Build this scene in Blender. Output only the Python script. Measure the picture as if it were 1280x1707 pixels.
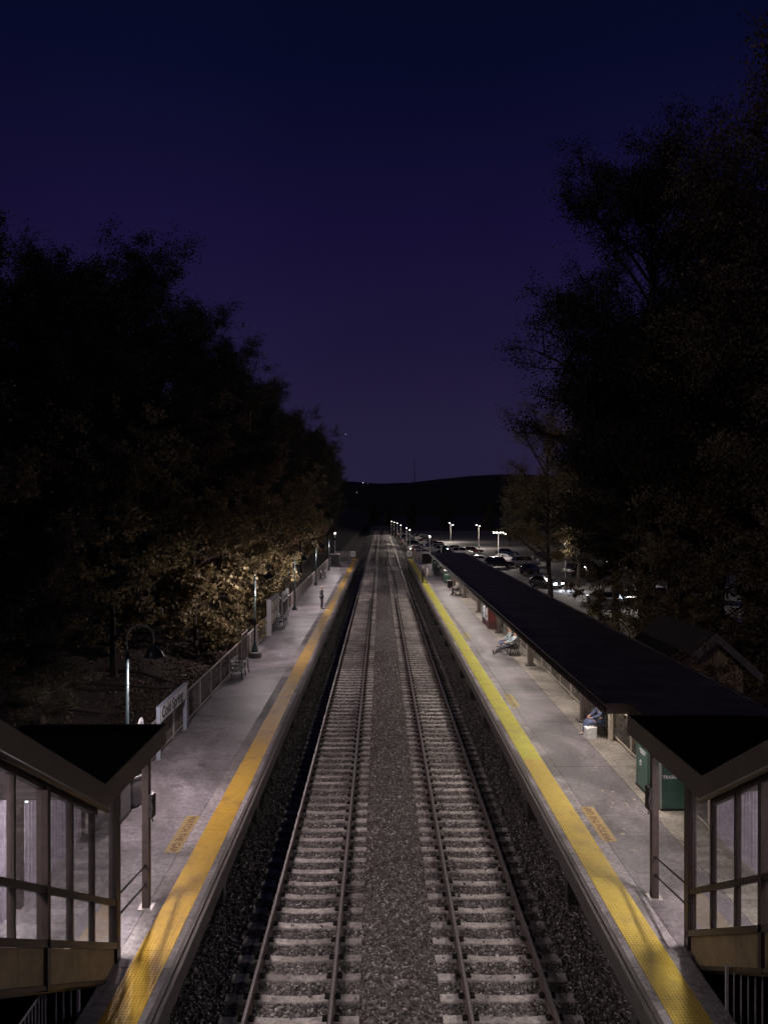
import bpy, bmesh, math, random
import numpy as np
from mathutils import Vector, Matrix

# ------------------------------------------------------------------ start
for o in list(bpy.data.objects):
    bpy.data.objects.remove(o)
S = bpy.context.scene
COL = S.collection
R = math.radians
random.seed(4)

CZ = 9.1            # camera height above the sleepers
PZ = 1.45           # platform surface
# ------------------------------------------------------------------ camera
cd = bpy.data.cameras.new('camera')
cam = bpy.data.objects.new('camera', cd)
COL.objects.link(cam)
cam.location = (0, 0, CZ)
cam.rotation_euler = (R(90 - 0.162), 0, R(-0.277))
cd.sensor_fit = 'VERTICAL'
cd.sensor_height = 36.0
cd.lens = 1240 / 1707 * 36
cd.clip_start = 0.1
cd.clip_end = 9000
S.camera = cam

# ------------------------------------------------------------------ night sky
W = bpy.data.worlds.new('World')
S.world = W
W.use_nodes = True
nt = W.node_tree
nt.nodes.clear()
out = nt.nodes.new('ShaderNodeOutputWorld')
bg = nt.nodes.new('ShaderNodeBackground')
bg2 = nt.nodes.new('ShaderNodeBackground')
add = nt.nodes.new('ShaderNodeAddShader')
tc = nt.nodes.new('ShaderNodeTexCoord')
sep = nt.nodes.new('ShaderNodeSeparateXYZ')
ramp = nt.nodes.new('ShaderNodeValToRGB')
nt.links.new(tc.outputs['Generated'], sep.inputs[0])
nt.links.new(sep.outputs['Z'], ramp.inputs[0])
cn = nt.nodes.new('ShaderNodeTexNoise'); cn.inputs['Scale'].default_value = 2.2; cn.inputs['Detail'].default_value = 3
cm = nt.nodes.new('ShaderNodeMapRange'); cm.inputs[1].default_value = .3; cm.inputs[2].default_value = .7
cm.inputs[3].default_value = .86; cm.inputs[4].default_value = 1.12
cx_ = nt.nodes.new('ShaderNodeMix'); cx_.data_type = 'RGBA'; cx_.blend_type = 'MULTIPLY'; cx_.inputs[0].default_value = 1
nt.links.new(tc.outputs['Generated'], cn.inputs['Vector']); nt.links.new(cn.outputs[0], cm.inputs[0])
nt.links.new(ramp.outputs[0], cx_.inputs[6]); nt.links.new(cm.outputs[0], cx_.inputs[7])
nt.links.new(cx_.outputs[2], bg.inputs[0])
cr = ramp.color_ramp
cr.elements[0].position = 0.0
cr.elements[0].color = (.0190, .0145, .0440, 1)
cr.elements[1].position = 1.0
cr.elements[1].color = (.0010, .0016, .0080, 1)
for p, c in ((.10, (.0185, .0140, .0455)), (.22, (.0125, .0088, .0400)), (.36, (.0072, .0050, .0330)),
             (.50, (.0024, .0032, .0200)), (.60, (.0014, .0028, .0140))):
    e = cr.elements.new(p)
    e.color = c + (1,)
bg.inputs[1].default_value = 1.0
sky = nt.nodes.new('ShaderNodeTexSky')
sky.sky_type = 'NISHITA'
sky.sun_disc = False
sky.sun_elevation = R(-12)
sky.sun_rotation = R(-60)
nt.links.new(sky.outputs[0], bg2.inputs[0])
bg2.inputs[1].default_value = 0.05
nt.links.new(bg.outputs[0], add.inputs[0])
nt.links.new(bg2.outputs[0], add.inputs[1])
nt.links.new(add.outputs[0], out.inputs[0])

# weak warm fill sun, added behind the camera's left to lift the dark trees
sl_ = bpy.data.lights.new('fill_sun', 'SUN'); sl_.energy = .10; sl_.angle = R(12); sl_.color = (1, .84, .72)
so_ = bpy.data.objects.new('fill_sun', sl_); COL.objects.link(so_)
so_.rotation_euler = Vector((.45, .75, -.62)).to_track_quat('-Z', 'Y').to_euler()
sky.sun_rotation = math.atan2(-.45, -.75)
S.view_settings.view_transform = 'Standard'
S.view_settings.look = 'None'
S.view_settings.exposure = 0
S.view_settings.gamma = 1
S.view_settings.use_curve_mapping = False
S.render.engine = 'CYCLES'
S.cycles.max_bounces = 5
S.cycles.diffuse_bounces = 2
S.cycles.glossy_bounces = 2
S.cycles.transparent_max_bounces = 12
S.cycles.caustics_reflective = False
S.cycles.caustics_refractive = False
S.cycles.sample_clamp_indirect = 3
S.cycles.use_light_tree = True

LC_LEFT = (1.0, .85, .86)      # platform post lamps
LC_CAN = (1.0, .90, .82)       # tubes under the right canopy
LC_LOT = (1.0, .90, .80)

# ------------------------------------------------------------------ helpers
class MB:
    def __init__(s):
        s.v = []; s.f = []
    def add(s, vs, fs):
        n = len(s.v)
        s.v += [tuple(p) for p in vs]
        s.f += [tuple(n + i for i in f) for f in fs]
        return s
    def box(s, x0, x1, y0, y1, z0, z1):
        return s.add([(x0, y0, z0), (x1, y0, z0), (x1, y1, z0), (x0, y1, z0),
                      (x0, y0, z1), (x1, y0, z1), (x1, y1, z1), (x0, y1, z1)], BOXF)
    def hexa(s, pts):            # 8 points, bottom ring then top ring
        return s.add(pts, BOXF)
    def para(s, x0, x1, ya, za0, za1, yb, zb0, zb1):
        """bar running along Y from ya to yb, its bottom/top heights given at each end"""
        return s.add([(x0, ya, za0), (x1, ya, za0), (x1, yb, zb0), (x0, yb, zb0),
                      (x0, ya, za1), (x1, ya, za1), (x1, yb, zb1), (x0, yb, zb1)], BOXF)
    def tube(s, pts, rad, n=8, caps=True):
        pts = [Vector(p) for p in pts]
        if not isinstance(rad, (list, tuple)):
            rad = [rad] * len(pts)
        base = len(s.v)
        prev = None
        for i, p in enumerate(pts):
            d = (pts[min(i + 1, len(pts) - 1)] - pts[max(i - 1, 0)])
            d = d.normalized() if d.length > 1e-9 else Vector((0, 0, 1))
            if prev is None:
                a = Vector((1, 0, 0)) if abs(d.x) < .8 else Vector((0, 1, 0))
                u = d.cross(a).normalized()
            else:
                u = (prev - d * prev.dot(d)).normalized()
            prev = u
            w = d.cross(u)
            for k in range(n):
                t = 2 * math.pi * k / n
                q = p + (u * math.cos(t) + w * math.sin(t)) * rad[i]
                s.v.append(tuple(q))
        for i in range(len(pts) - 1):
            for k in range(n):
                a = base + i * n + k; b = base + i * n + (k + 1) % n
                s.f.append((a, b, b + n, a + n))
        if caps:
            s.f.append(tuple(base + k for k in reversed(range(n))))
            s.f.append(tuple(base + (len(pts) - 1) * n + k for k in range(n)))
        return s
    def lathe(s, prof, cx=0, cy=0, n=20):
        base = len(s.v)
        for r, z in prof:
            for k in range(n):
                t = 2 * math.pi * k / n
                s.v.append((cx + r * math.cos(t), cy + r * math.sin(t), z))
        for i in range(len(prof) - 1):
            for k in range(n):
                a = base + i * n + k; b = base + i * n + (k + 1) % n
                s.f.append((a, b, b + n, a + n))
        s.f.append(tuple(base + k for k in reversed(range(n))))
        s.f.append(tuple(base + (len(prof) - 1) * n + k for k in range(n)))
        return s
    def mesh(s, name, m, smooth=False):
        me = bpy.data.meshes.new(name)
        me.from_pydata(s.v, [], s.f)
        me.materials.append(m)
        if smooth:
            for p in me.polygons:
                p.use_smooth = True
        me.update()
        return me
    def build_each(s, name, m, parent=None, smooth=False):
        # every separate piece becomes its own object
        par = list(range(len(s.v)))
        def fd(i):
            while par[i] != i: par[i] = par[par[i]]; i = par[i]
            return i
        for f in s.f:
            for q in f[1:]: par[fd(q)] = fd(f[0])
        grp = {}
        for f in s.f: grp.setdefault(fd(f[0]), []).append(f)
        outl = []
        for fs in grp.values():
            ids = sorted({i for f in fs for i in f}); mp = {q: k for k, q in enumerate(ids)}
            b2 = MB(); b2.v = [s.v[q] for q in ids]; b2.f = [tuple(mp[q] for q in f) for f in fs]
            outl.append(b2.build(name, m, parent, smooth))
        return outl
    def build(s, name, m, parent=None, smooth=False, bevel=0, loc=None):
        me = s.mesh(name, m, smooth)
        if bevel:
            b = bmesh.new(); b.from_mesh(me)
            bmesh.ops.recalc_face_normals(b, faces=b.faces)
            bmesh.ops.bevel(b, geom=[e for e in b.edges], offset=bevel, segments=2, affect='EDGES', clamp_overlap=True)
            b.to_mesh(me); b.free()
        return link(name, me, parent, loc)

BOXF = [(3, 2, 1, 0), (4, 5, 6, 7), (0, 1, 5, 4), (1, 2, 6, 5), (2, 3, 7, 6), (3, 0, 4, 7)]

def link(name, me, parent=None, loc=None):
    o = bpy.data.objects.new(name, me)
    COL.objects.link(o)
    if parent is not None:
        o.parent = parent
    if loc is not None:
        o.location = loc
    return o

def tag(o, label, cat, group=None, kind=None):
    if label: o['label'] = label
    if cat: o['category'] = cat
    if group: o['group'] = group
    if kind: o['kind'] = kind
    return o

def empty(name, loc=(0, 0, 0), rz=0, label=None, cat=None, group=None):
    o = bpy.data.objects.new(name, None)
    o.empty_display_size = .2
    COL.objects.link(o)
    o.location = loc
    o.rotation_euler = (0, 0, rz)
    return tag(o, label, cat, group)

KIDS = {}
def kids(o):
    return [c for c in bpy.data.objects if c.parent == o]
def copy_tree(o, parent=None, kd=None):
    c = o.copy()
    COL.objects.link(c)
    if parent is not None:
        c.parent = parent
    for ch in (kd[o.name] if kd else kids(o)):
        copy_tree(ch, c, kd)
    return c
def kid_map(root):
    m = {}
    def go(o):
        m[o.name] = kids(o)
        for c in m[o.name]: go(c)
    go(root)
    return m

def mat(name, col, rough=.7, var=.0, scale=6, bump=0, bscale=60, metal=0, col2=None, spec=None, coord='Object', detail=6, stretch=None, coat=0):
    m = bpy.data.materials.new(name)
    m.use_nodes = True
    t = m.node_tree
    b = t.nodes['Principled BSDF']
    b.inputs['Roughness'].default_value = rough
    b.inputs['Metallic'].default_value = metal
    b.inputs['Base Color'].default_value = (*col, 1)
    if spec is not None: b.inputs['Specular IOR Level'].default_value = spec
    if coat: b.inputs['Coat Weight'].default_value = coat
    c = t.nodes.new('ShaderNodeTexCoord')
    src = c.outputs[coord]
    if stretch:
        mp = t.nodes.new('ShaderNodeMapping')
        mp.inputs['Scale'].default_value = stretch
        t.links.new(src, mp.inputs[0]); src = mp.outputs[0]
    if var or col2:
        n = t.nodes.new('ShaderNodeTexNoise')
        n.inputs['Scale'].default_value = scale
        n.inputs['Detail'].default_value = detail
        n.inputs['Roughness'].default_value = .65
        t.links.new(src, n.inputs['Vector'])
        r = t.nodes.new('ShaderNodeValToRGB')
        if col2:
            a, z = col, col2
        else:
            a = tuple(x * (1 - var) for x in col); z = tuple(min(1, x * (1 + var)) for x in col)
        r.color_ramp.elements[0].position = .34; r.color_ramp.elements[0].color = (*a, 1)
        r.color_ramp.elements[1].position = .66; r.color_ramp.elements[1].color = (*z, 1)
        t.links.new(n.outputs[0], r.inputs[0])
        t.links.new(r.outputs[0], b.inputs['Base Color'])
        mr = t.nodes.new('ShaderNodeMapRange')
        mr.inputs[3].default_value = max(.05, rough - .12); mr.inputs[4].default_value = min(1, rough + .12)
        t.links.new(n.outputs[0], mr.inputs[0]); t.links.new(mr.outputs[0], b.inputs['Roughness'])
    if bump:
        n2 = t.nodes.new('ShaderNodeTexNoise')
        n2.inputs['Scale'].default_value = bscale
        n2.inputs['Detail'].default_value = 5
        t.links.new(src, n2.inputs['Vector'])
        bp = t.nodes.new('ShaderNodeBump')
        bp.inputs['Strength'].default_value = bump
        bp.inputs['Distance'].default_value = .02
        t.links.new(n2.outputs[0], bp.inputs['Height'])
        t.links.new(bp.outputs[0], b.inputs['Normal'])
    return m

def emis(name, col, s):
    m = bpy.data.materials.new(name); m.use_nodes = True
    b = m.node_tree.nodes['Principled BSDF']
    b.inputs['Base Color'].default_value = (*col, 1)
    b.inputs['Emission Color'].default_value = (*col, 1)
    b.inputs['Emission Strength'].default_value = s
    return m

def concrete(name, a, b_, stain, rough=.5):
    """weathered concrete: two scales of blotches, dark stains, pits"""
    m = bpy.data.materials.new(name); m.use_nodes = True
    t = m.node_tree; b = t.nodes['Principled BSDF']
    c = t.nodes.new('ShaderNodeTexCoord')
    g = t.nodes.new('ShaderNodeNewGeometry')
    def noise(sc, det, rg=.6, dist=0):
        n = t.nodes.new('ShaderNodeTexNoise'); n.inputs['Scale'].default_value = sc
        n.inputs['Detail'].default_value = det; n.inputs['Roughness'].default_value = rg
        n.inputs['Distortion'].default_value = dist
        t.links.new(g.outputs['Position'], n.inputs['Vector']); return n
    n1 = noise(.8, 10, .72, .6); n2 = noise(9, 8, .78, .4); n3 = noise(2.3, 8, .8, 1.2)
    b.inputs['Specular IOR Level'].default_value = .3
    r1 = t.nodes.new('ShaderNodeValToRGB')
    r1.color_ramp.elements[0].position = .36; r1.color_ramp.elements[0].color = (*a, 1)
    r1.color_ramp.elements[1].position = .64; r1.color_ramp.elements[1].color = (*b_, 1)
    t.links.new(n1.outputs[0], r1.inputs[0])
    r2 = t.nodes.new('ShaderNodeValToRGB')
    r2.color_ramp.elements[0].position = .36; r2.color_ramp.elements[0].color = (.55, .55, .55, 1)
    r2.color_ramp.elements[1].position = .64; r2.color_ramp.elements[1].color = (1.3, 1.3, 1.3, 1)
    t.links.new(n2.outputs[0], r2.inputs[0])
    mx = t.nodes.new('ShaderNodeMix'); mx.data_type = 'RGBA'; mx.blend_type = 'MULTIPLY'; mx.inputs[0].default_value = 1
    t.links.new(r1.outputs[0], mx.inputs[6]); t.links.new(r2.outputs[0], mx.inputs[7])
    r3 = t.nodes.new('ShaderNodeValToRGB')
    r3.color_ramp.elements[0].position = .54; r3.color_ramp.elements[0].color = (0, 0, 0, 1)
    r3.color_ramp.elements[1].position = .64; r3.color_ramp.elements[1].color = (.85, .85, .85, 1)
    t.links.new(n3.outputs[0], r3.inputs[0])
    m2 = t.nodes.new('ShaderNodeMix'); m2.data_type = 'RGBA'
    t.links.new(r3.outputs[0], m2.inputs[0]); t.links.new(mx.outputs[2], m2.inputs[6])
    m2.inputs[7].default_value = (*stain, 1)
    n4 = noise(.33, 3, .5, 1.5)
    r4 = t.nodes.new('ShaderNodeValToRGB')
    r4.color_ramp.elements[0].position = .38; r4.color_ramp.elements[0].color = (.58, .57, .56, 1)
    r4.color_ramp.elements[1].position = .60; r4.color_ramp.elements[1].color = (1.2, 1.2, 1.2, 1)
    t.links.new(n4.outputs[0], r4.inputs[0])
    m3 = t.nodes.new('ShaderNodeMix'); m3.data_type = 'RGBA'; m3.blend_type = 'MULTIPLY'; m3.inputs[0].default_value = 1
    t.links.new(m2.outputs[2], m3.inputs[6]); t.links.new(r4.outputs[0], m3.inputs[7])
    t.links.new(m3.outputs[2], b.inputs['Base Color'])
    mr = t.nodes.new('ShaderNodeMapRange'); mr.inputs[3].default_value = rough - .2; mr.inputs[4].default_value = rough + .25
    t.links.new(n1.outputs[0], mr.inputs[0]); t.links.new(mr.outputs[0], b.inputs['Roughness'])
    nb = noise(60, 4)
    bp = t.nodes.new('ShaderNodeBump'); bp.inputs['Strength'].default_value = .35; bp.inputs['Distance'].default_value = .01
    t.links.new(nb.outputs[0], bp.inputs['Height']); t.links.new(bp.outputs[0], b.inputs['Normal'])
    return m

def leafmat(name, cols, rough=.6, trans=.25):
    m = bpy.data.materials.new(name); m.use_nodes = True
    t = m.node_tree; b = t.nodes['Principled BSDF']
    g = t.nodes.new('ShaderNodeNewGeometry')
    r = t.nodes.new('ShaderNodeValToRGB')
    r.color_ramp.elements[0].color = (*cols[0], 1)
    r.color_ramp.elements[1].color = (*cols[-1], 1)
    for i, c in enumerate(cols[1:-1]):
        e = r.color_ramp.elements.new((i + 1) / (len(cols) - 1)); e.color = (*c, 1)
    t.links.new(g.outputs['Random Per Island'], r.inputs[0])
    t.links.new(r.outputs[0], b.inputs['Base Color'])
    b.inputs['Roughness'].default_value = rough
    tr = t.nodes.new('ShaderNodeBsdfTranslucent')
    t.links.new(r.outputs[0], tr.inputs[0])
    mx = t.nodes.new('ShaderNodeMixShader'); mx.inputs[0].default_value = trans
    t.links.new(b.outputs[0], mx.inputs[1]); t.links.new(tr.outputs[0], mx.inputs[2])
    t.links.new(mx.outputs[0], t.nodes['Material Output'].inputs[0])
    return m

def glassmat(name, tint=(.9, .92, .92), boost=.8, dirt=.06):
    m = bpy.data.materials.new(name); m.use_nodes = True
    t = m.node_tree; t.nodes.clear()
    o = t.nodes.new('ShaderNodeOutputMaterial')
    tr = t.nodes.new('ShaderNodeBsdfTransparent'); tr.inputs[0].default_value = (*tint, 1)
    gl = t.nodes.new('ShaderNodeBsdfGlossy'); gl.inputs['Roughness'].default_value = .03
    df = t.nodes.new('ShaderNodeBsdfDiffuse'); df.inputs[0].default_value = (.55, .5, .55, 1)
    lw = t.nodes.new('ShaderNodeLayerWeight')
    pw = t.nodes.new('ShaderNodeMath'); pw.operation = 'POWER'; pw.inputs[1].default_value = 5
    t.links.new(lw.outputs['Facing'], pw.inputs[0])
    fr = t.nodes.new('ShaderNodeMath'); fr.operation = 'MULTIPLY_ADD'; fr.inputs[1].default_value = boost; fr.inputs[2].default_value = .03
    t.links.new(pw.outputs[0], fr.inputs[0])
    m1 = t.nodes.new('ShaderNodeMixShader'); m2 = t.nodes.new('ShaderNodeMixShader')
    n = t.nodes.new('ShaderNodeTexNoise'); n.inputs['Scale'].default_value = 3
    mp = t.nodes.new('ShaderNodeMapRange'); mp.inputs[1].default_value = .3; mp.inputs[2].default_value = .8
    mp.inputs[3].default_value = dirt * .4; mp.inputs[4].default_value = dirt * 1.8
    t.links.new(n.outputs[0], mp.inputs[0])
    t.links.new(mp.outputs[0], m1.inputs[0]); t.links.new(tr.outputs[0], m1.inputs[1]); t.links.new(df.outputs[0], m1.inputs[2])
    t.links.new(fr.outputs[0], m2.inputs[0]); t.links.new(m1.outputs[0], m2.inputs[1]); t.links.new(gl.outputs[0], m2.inputs[2])
    t.links.new(m2.outputs[0], o.inputs[0])
    return m

def text_obj(name, s, size, m, parent, loc, rot, extrude=.004, align='CENTER', bold=0):
    cu = bpy.data.curves.new(name, 'FONT')
    cu.body = s; cu.size = size; cu.extrude = extrude; cu.align_x = align; cu.align_y = 'CENTER'
    cu.offset = bold; cu.resolution_u = 3
    cu.space_character = 1.02
    tmp = bpy.data.objects.new(name + '_tmp', cu)
    COL.objects.link(tmp)
    bpy.context.view_layer.update()
    me = bpy.data.meshes.new_from_object(tmp.evaluated_get(bpy.context.evaluated_depsgraph_get()))
    bpy.data.objects.remove(tmp)
    me.name = name
    me.materials.clear(); me.materials.append(m)
    o = link(name, me, parent, loc)
    o.rotation_euler = rot
    return o

def lamp_light(name, kind, loc, power, col, parent=None, size=.1, size_y=None, rot=None, spot=None):
    l = bpy.data.lights.new(name, kind)
    l.energy = power; l.color = col
    if kind == 'AREA':
        l.size = size
        if size_y: l.shape = 'RECTANGLE'; l.size_y = size_y
        else: l.shape = 'DISK'
    else:
        l.shadow_soft_size = size
    if spot and kind == 'SPOT': l.spot_size = spot; l.spot_blend = .5
    o = bpy.data.objects.new(name, l)
    COL.objects.link(o)
    o.location = loc
    if rot: o.rotation_euler = rot
    if parent is not None: o.parent = parent
    return o

# ------------------------------------------------------------------ materials
M = {}
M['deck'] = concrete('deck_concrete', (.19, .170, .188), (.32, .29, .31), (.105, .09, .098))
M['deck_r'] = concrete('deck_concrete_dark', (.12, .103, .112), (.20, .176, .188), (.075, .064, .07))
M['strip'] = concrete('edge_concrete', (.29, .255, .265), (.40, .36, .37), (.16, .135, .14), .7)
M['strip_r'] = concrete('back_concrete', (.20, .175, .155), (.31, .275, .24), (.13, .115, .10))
M['pier'] = concrete('pier_concrete', (.09, .08, .078), (.15, .135, .13), (.05, .043, .042), .8)
M['sleeper'] = concrete('sleeper_concrete', (.56, .50, .475), (.72, .65, .62), (.32, .27, .25), .75)
M['wood'] = mat('weathered_timber', (.13, .11, .105), .8, .35, 8, .6, 30, stretch=(6, .6, 6))
M['steel_rail'] = mat('rusty_rail', (.15, .11, .10), .6, .3, 20, .3, 80, metal=.15)
M['rail_head'] = mat('polished_rail_head', (.42, .37, .37), .38, .2, 12, metal=.45)
M['clip'] = mat('rusty_clip', (.035, .028, .026), .8, .3, 20)
M['stair_steel'] = mat('brown_painted_steel', (.050, .036, .034), .45, .25, 9, .1, 40)
M['fascia'] = mat('brown_fascia_paint', (.095, .070, .064), .42, .2, 3, .08, 30)
M['skirt'] = mat('tan_skirt_paint', (.30, .23, .135), .6, .3, 2.5, .15, 40)
M['roof'] = mat('black_roof_membrane', (.012, .010, .011), .95, .35, 3, .4, 25, spec=.08)
M['ribbed'] = mat('pale_ribbed_metal', (.50, .43, .53), .5, .2, 4, .1, 30)
M['ceiling'] = mat('pale_ceiling', (.40, .37, .36), .7, .1, 3)
M['glass'] = glassmat('enclosure_glass', boost=1.7, dirt=.09)
M['rail_black'] = mat('black_handrail', (.03, .026, .028), .35, .2, 10, metal=.3)
M['lot_post'] = mat('dull_lot_post', (.055, .05, .05), .6, .2, 9)
M['galv'] = mat('galvanised_steel', (.36, .33, .32), .45, .25, 9, metal=.5)
M['fence'] = mat('grey_painted_fence', (.55, .50, .50), .5, .2, 9, metal=.2)
M['fence_r'] = mat('buff_painted_fence', (.52, .45, .36), .5, .2, 9, metal=.2)
M['picket'] = mat('fence_picket_paint', (.20, .175, .165), .55, .2, 9)
M['lamp_green'] = mat('dark_green_lamp_paint', (.030, .045, .048), .32, .2, 10, metal=.2)
M['arm_grey'] = mat('grey_arm_paint', (.26, .26, .26), .5, .1, 9)
M['dim_lantern'] = emis('dim_lantern_glass', (1, .93, .88), 1.2)
M['white'] = mat('white_paint', (.75, .74, .76), .5, .08, 6)
M['offwhite'] = mat('aged_white_panel', (.52, .50, .53), .5, .12, 6)
M['bluegrey'] = mat('blue_grey_paint', (.34, .37, .46), .45, .12, 6)
M['black'] = mat('black_paint', (.012, .011, .012), .5, .2, 8)
M['ink'] = mat('sign_ink', (.012, .014, .035), .6)
M['green_bin'] = mat('dark_green_bin_panel', (.045, .105, .085), .38, .18, 3)
M['grey_bin'] = mat('grey_bin_panel', (.13, .12, .125), .45, .2, 3)
M['red'] = mat('dull_red_panel', (.20, .045, .04), .5, .2, 4)
M['bench'] = mat('black_bench_metal', (.025, .022, .025), .4, .3, 12, metal=.3)
M['boards'] = mat('barn_board', (.55, .43, .27), .8, .35, 4, .5, 25, stretch=(5, 5, .5))
M['canopy_roof'] = mat('canopy_roof_membrane', (.13, .11, .12), .55, .35, 1.2, .4, 12, spec=.5)
M['shingle'] = mat('grey_shingle', (.035, .03, .028), .9, .3, 5, .5, 25)
M['bark'] = mat('dark_bark', (.055, .042, .034), .9, .4, 5, .8, 20, stretch=(4, 4, .8))
M['asphalt'] = mat('worn_asphalt', (.16, .145, .145), .75, .35, .6, .5, 60, col2=(.24, .22, .21))
M['lot_line'] = mat('worn_white_line', (.5, .48, .46), .7, .3, 6)
M['ground'] = mat('dark_earth', (.024, .019, .016), .95, .5, 1.2, .9, 12, col2=(.05, .037, .029))
M['paper'] = mat('poster_paper', (.72, .66, .55), .6, .05, 5)
M['text_brown'] = mat('worn_brown_lettering', (.13, .055, .02), .7, .3, 12)
M['gap_paint'] = mat('worn_yellow_panel_paint', (.42, .27, .07), .7, .3, 9, .2, 50, col2=(.27, .20, .11))
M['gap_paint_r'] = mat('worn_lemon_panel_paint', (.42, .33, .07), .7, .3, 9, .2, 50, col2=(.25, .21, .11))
M['bulb'] = emis('lamp_bulb', (1, .93, .86), 14)
M['bulb_lot'] = emis('lot_lamp_lens', (1, .92, .84), 16)
M['tube'] = emis('fluorescent_tube', (.96, .93, 1.0), 9)
M['skin'] = mat('skin', (.50, .30, .22), .55)
M['hill'] = mat('far_dark_hill', (.02, .018, .016), 1, .3, .01)

def tactile(name, a, b_, dirt):
    m = mat(name, a, .55, 0, 5, .12, 60, col2=b_)
    t = m.node_tree; b = t.nodes['Principled BSDF']
    b.inputs['Specular IOR Level'].default_value = .3
    g = t.nodes.new('ShaderNodeNewGeometry')
    n = t.nodes.new('ShaderNodeTexNoise'); n.inputs['Scale'].default_value = 1.1; n.inputs['Detail'].default_value = 9
    n.inputs['Roughness'].default_value = .7
    t.links.new(g.outputs['Position'], n.inputs['Vector'])
    r = t.nodes.new('ShaderNodeValToRGB')
    r.color_ramp.elements[0].position = .50; r.color_ramp.elements[0].color = (0, 0, 0, 1)
    r.color_ramp.elements[1].position = .72; r.color_ramp.elements[1].color = (.75, .75, .75, 1)
    t.links.new(n.outputs[0], r.inputs[0])
    mx = t.nodes.new('ShaderNodeMix'); mx.data_type = 'RGBA'
    src = b.inputs['Base Color'].links[0].from_socket
    t.links.new(r.outputs[0], mx.inputs[0]); t.links.new(src, mx.inputs[6]); mx.inputs[7].default_value = (*dirt, 1)
    t.links.new(mx.outputs[2], b.inputs['Base Color'])
    return m
M['tac_l'] = tactile('tactile_amber', (.58, .34, .040), (.68, .42, .065), (.28, .17, .07))
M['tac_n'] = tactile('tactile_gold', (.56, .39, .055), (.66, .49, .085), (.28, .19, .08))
M['tac_r'] = tactile('tactile_lemon', (.53, .49, .040), (.63, .59, .07), (.34, .29, .09))  # amber, gold and lemon: differing lamp tints are put into the tile colour

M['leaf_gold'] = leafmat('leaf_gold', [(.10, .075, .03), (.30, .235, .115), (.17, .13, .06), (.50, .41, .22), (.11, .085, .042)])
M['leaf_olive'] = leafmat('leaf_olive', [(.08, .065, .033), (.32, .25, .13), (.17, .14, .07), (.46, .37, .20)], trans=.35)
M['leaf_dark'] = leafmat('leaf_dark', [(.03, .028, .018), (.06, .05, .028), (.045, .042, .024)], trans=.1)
M['leaf_brown'] = leafmat('leaf_brown', [(.10, .07, .045), (.30, .19, .11), (.18, .12, .07), (.42, .29, .18)])
M['litter'] = leafmat('leaf_litter', [(.035, .022, .017), (.12, .075, .055), (.06, .04, .03), (.24, .16, .12)], trans=0)
M['pale_leaf'] = leafmat('pale_dry_leaf', [(.30, .25, .19), (.42, .35, .27)], trans=.1)

# stone material for the ballast
m = bpy.data.materials.new('ballast_stone'); m.use_nodes = True
t = m.node_tree; b = t.nodes['Principled BSDF']
g = t.nodes.new('ShaderNodeNewGeometry'); r = t.nodes.new('ShaderNodeValToRGB')
cs = [(.065, .054, .051), (.25, .215, .205), (.14, .12, .114), (.44, .39, .375), (.19, .163, .156), (.85, .78, .76)]
r.color_ramp.elements[0].color = (*cs[0], 1); r.color_ramp.elements[1].color = (*cs[-1], 1)
for i, c in enumerate(cs[1:-1]):
    e = r.color_ramp.elements.new([.3, .5, .7, .85][i]); e.color = (*c, 1)
t.links.new(g.outputs['Random Per Island'], r.inputs[0]); t.links.new(r.outputs[0], b.inputs['Base Color'])
b.inputs['Roughness'].default_value = .75
M['stone'] = m
# far ballast: crushed look by voronoi
m = bpy.data.materials.new('ballast_bed'); m.use_nodes = True
t = m.node_tree; b = t.nodes['Principled BSDF']
g = t.nodes.new('ShaderNodeNewGeometry')
v = t.nodes.new('ShaderNodeTexVoronoi'); v.inputs['Scale'].default_value = 17
t.links.new(g.outputs['Position'], v.inputs['Vector'])
hs = t.nodes.new('ShaderNodeSeparateColor'); t.links.new(v.outputs['Color'], hs.inputs[0])
r = t.nodes.new('ShaderNodeValToRGB')
r.color_ramp.elements[0].color = (*[x*.8 for x in cs[0]], 1); r.color_ramp.elements[1].color = (*cs[-1], 1)
for i, c in enumerate(cs[1:-1]):
    e = r.color_ramp.elements.new([.3, .5, .7, .85][i]); e.color = (*[x*.9 for x in c], 1)
t.links.new(hs.outputs[0], r.inputs[0]); t.links.new(r.outputs[0], b.inputs['Base Color'])
bp = t.nodes.new('ShaderNodeBump'); bp.inputs['Strength'].default_value = 1; bp.inputs['Distance'].default_value = .05
bp.invert = True
t.links.new(v.outputs['Distance'], bp.inputs['Height']); t.links.new(bp.outputs[0], b.inputs['Normal'])
b.inputs['Roughness'].default_value = .9
M['bed'] = m

# ================================================================== SETTING
def noise2(x, y, s=1.0):
    return (math.sin(x * 1.3 * s + 1.7 * math.sin(y * .7 * s)) + math.sin(y * 1.1 * s + 2.1 * math.sin(x * .9 * s + 1))) * .5

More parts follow.
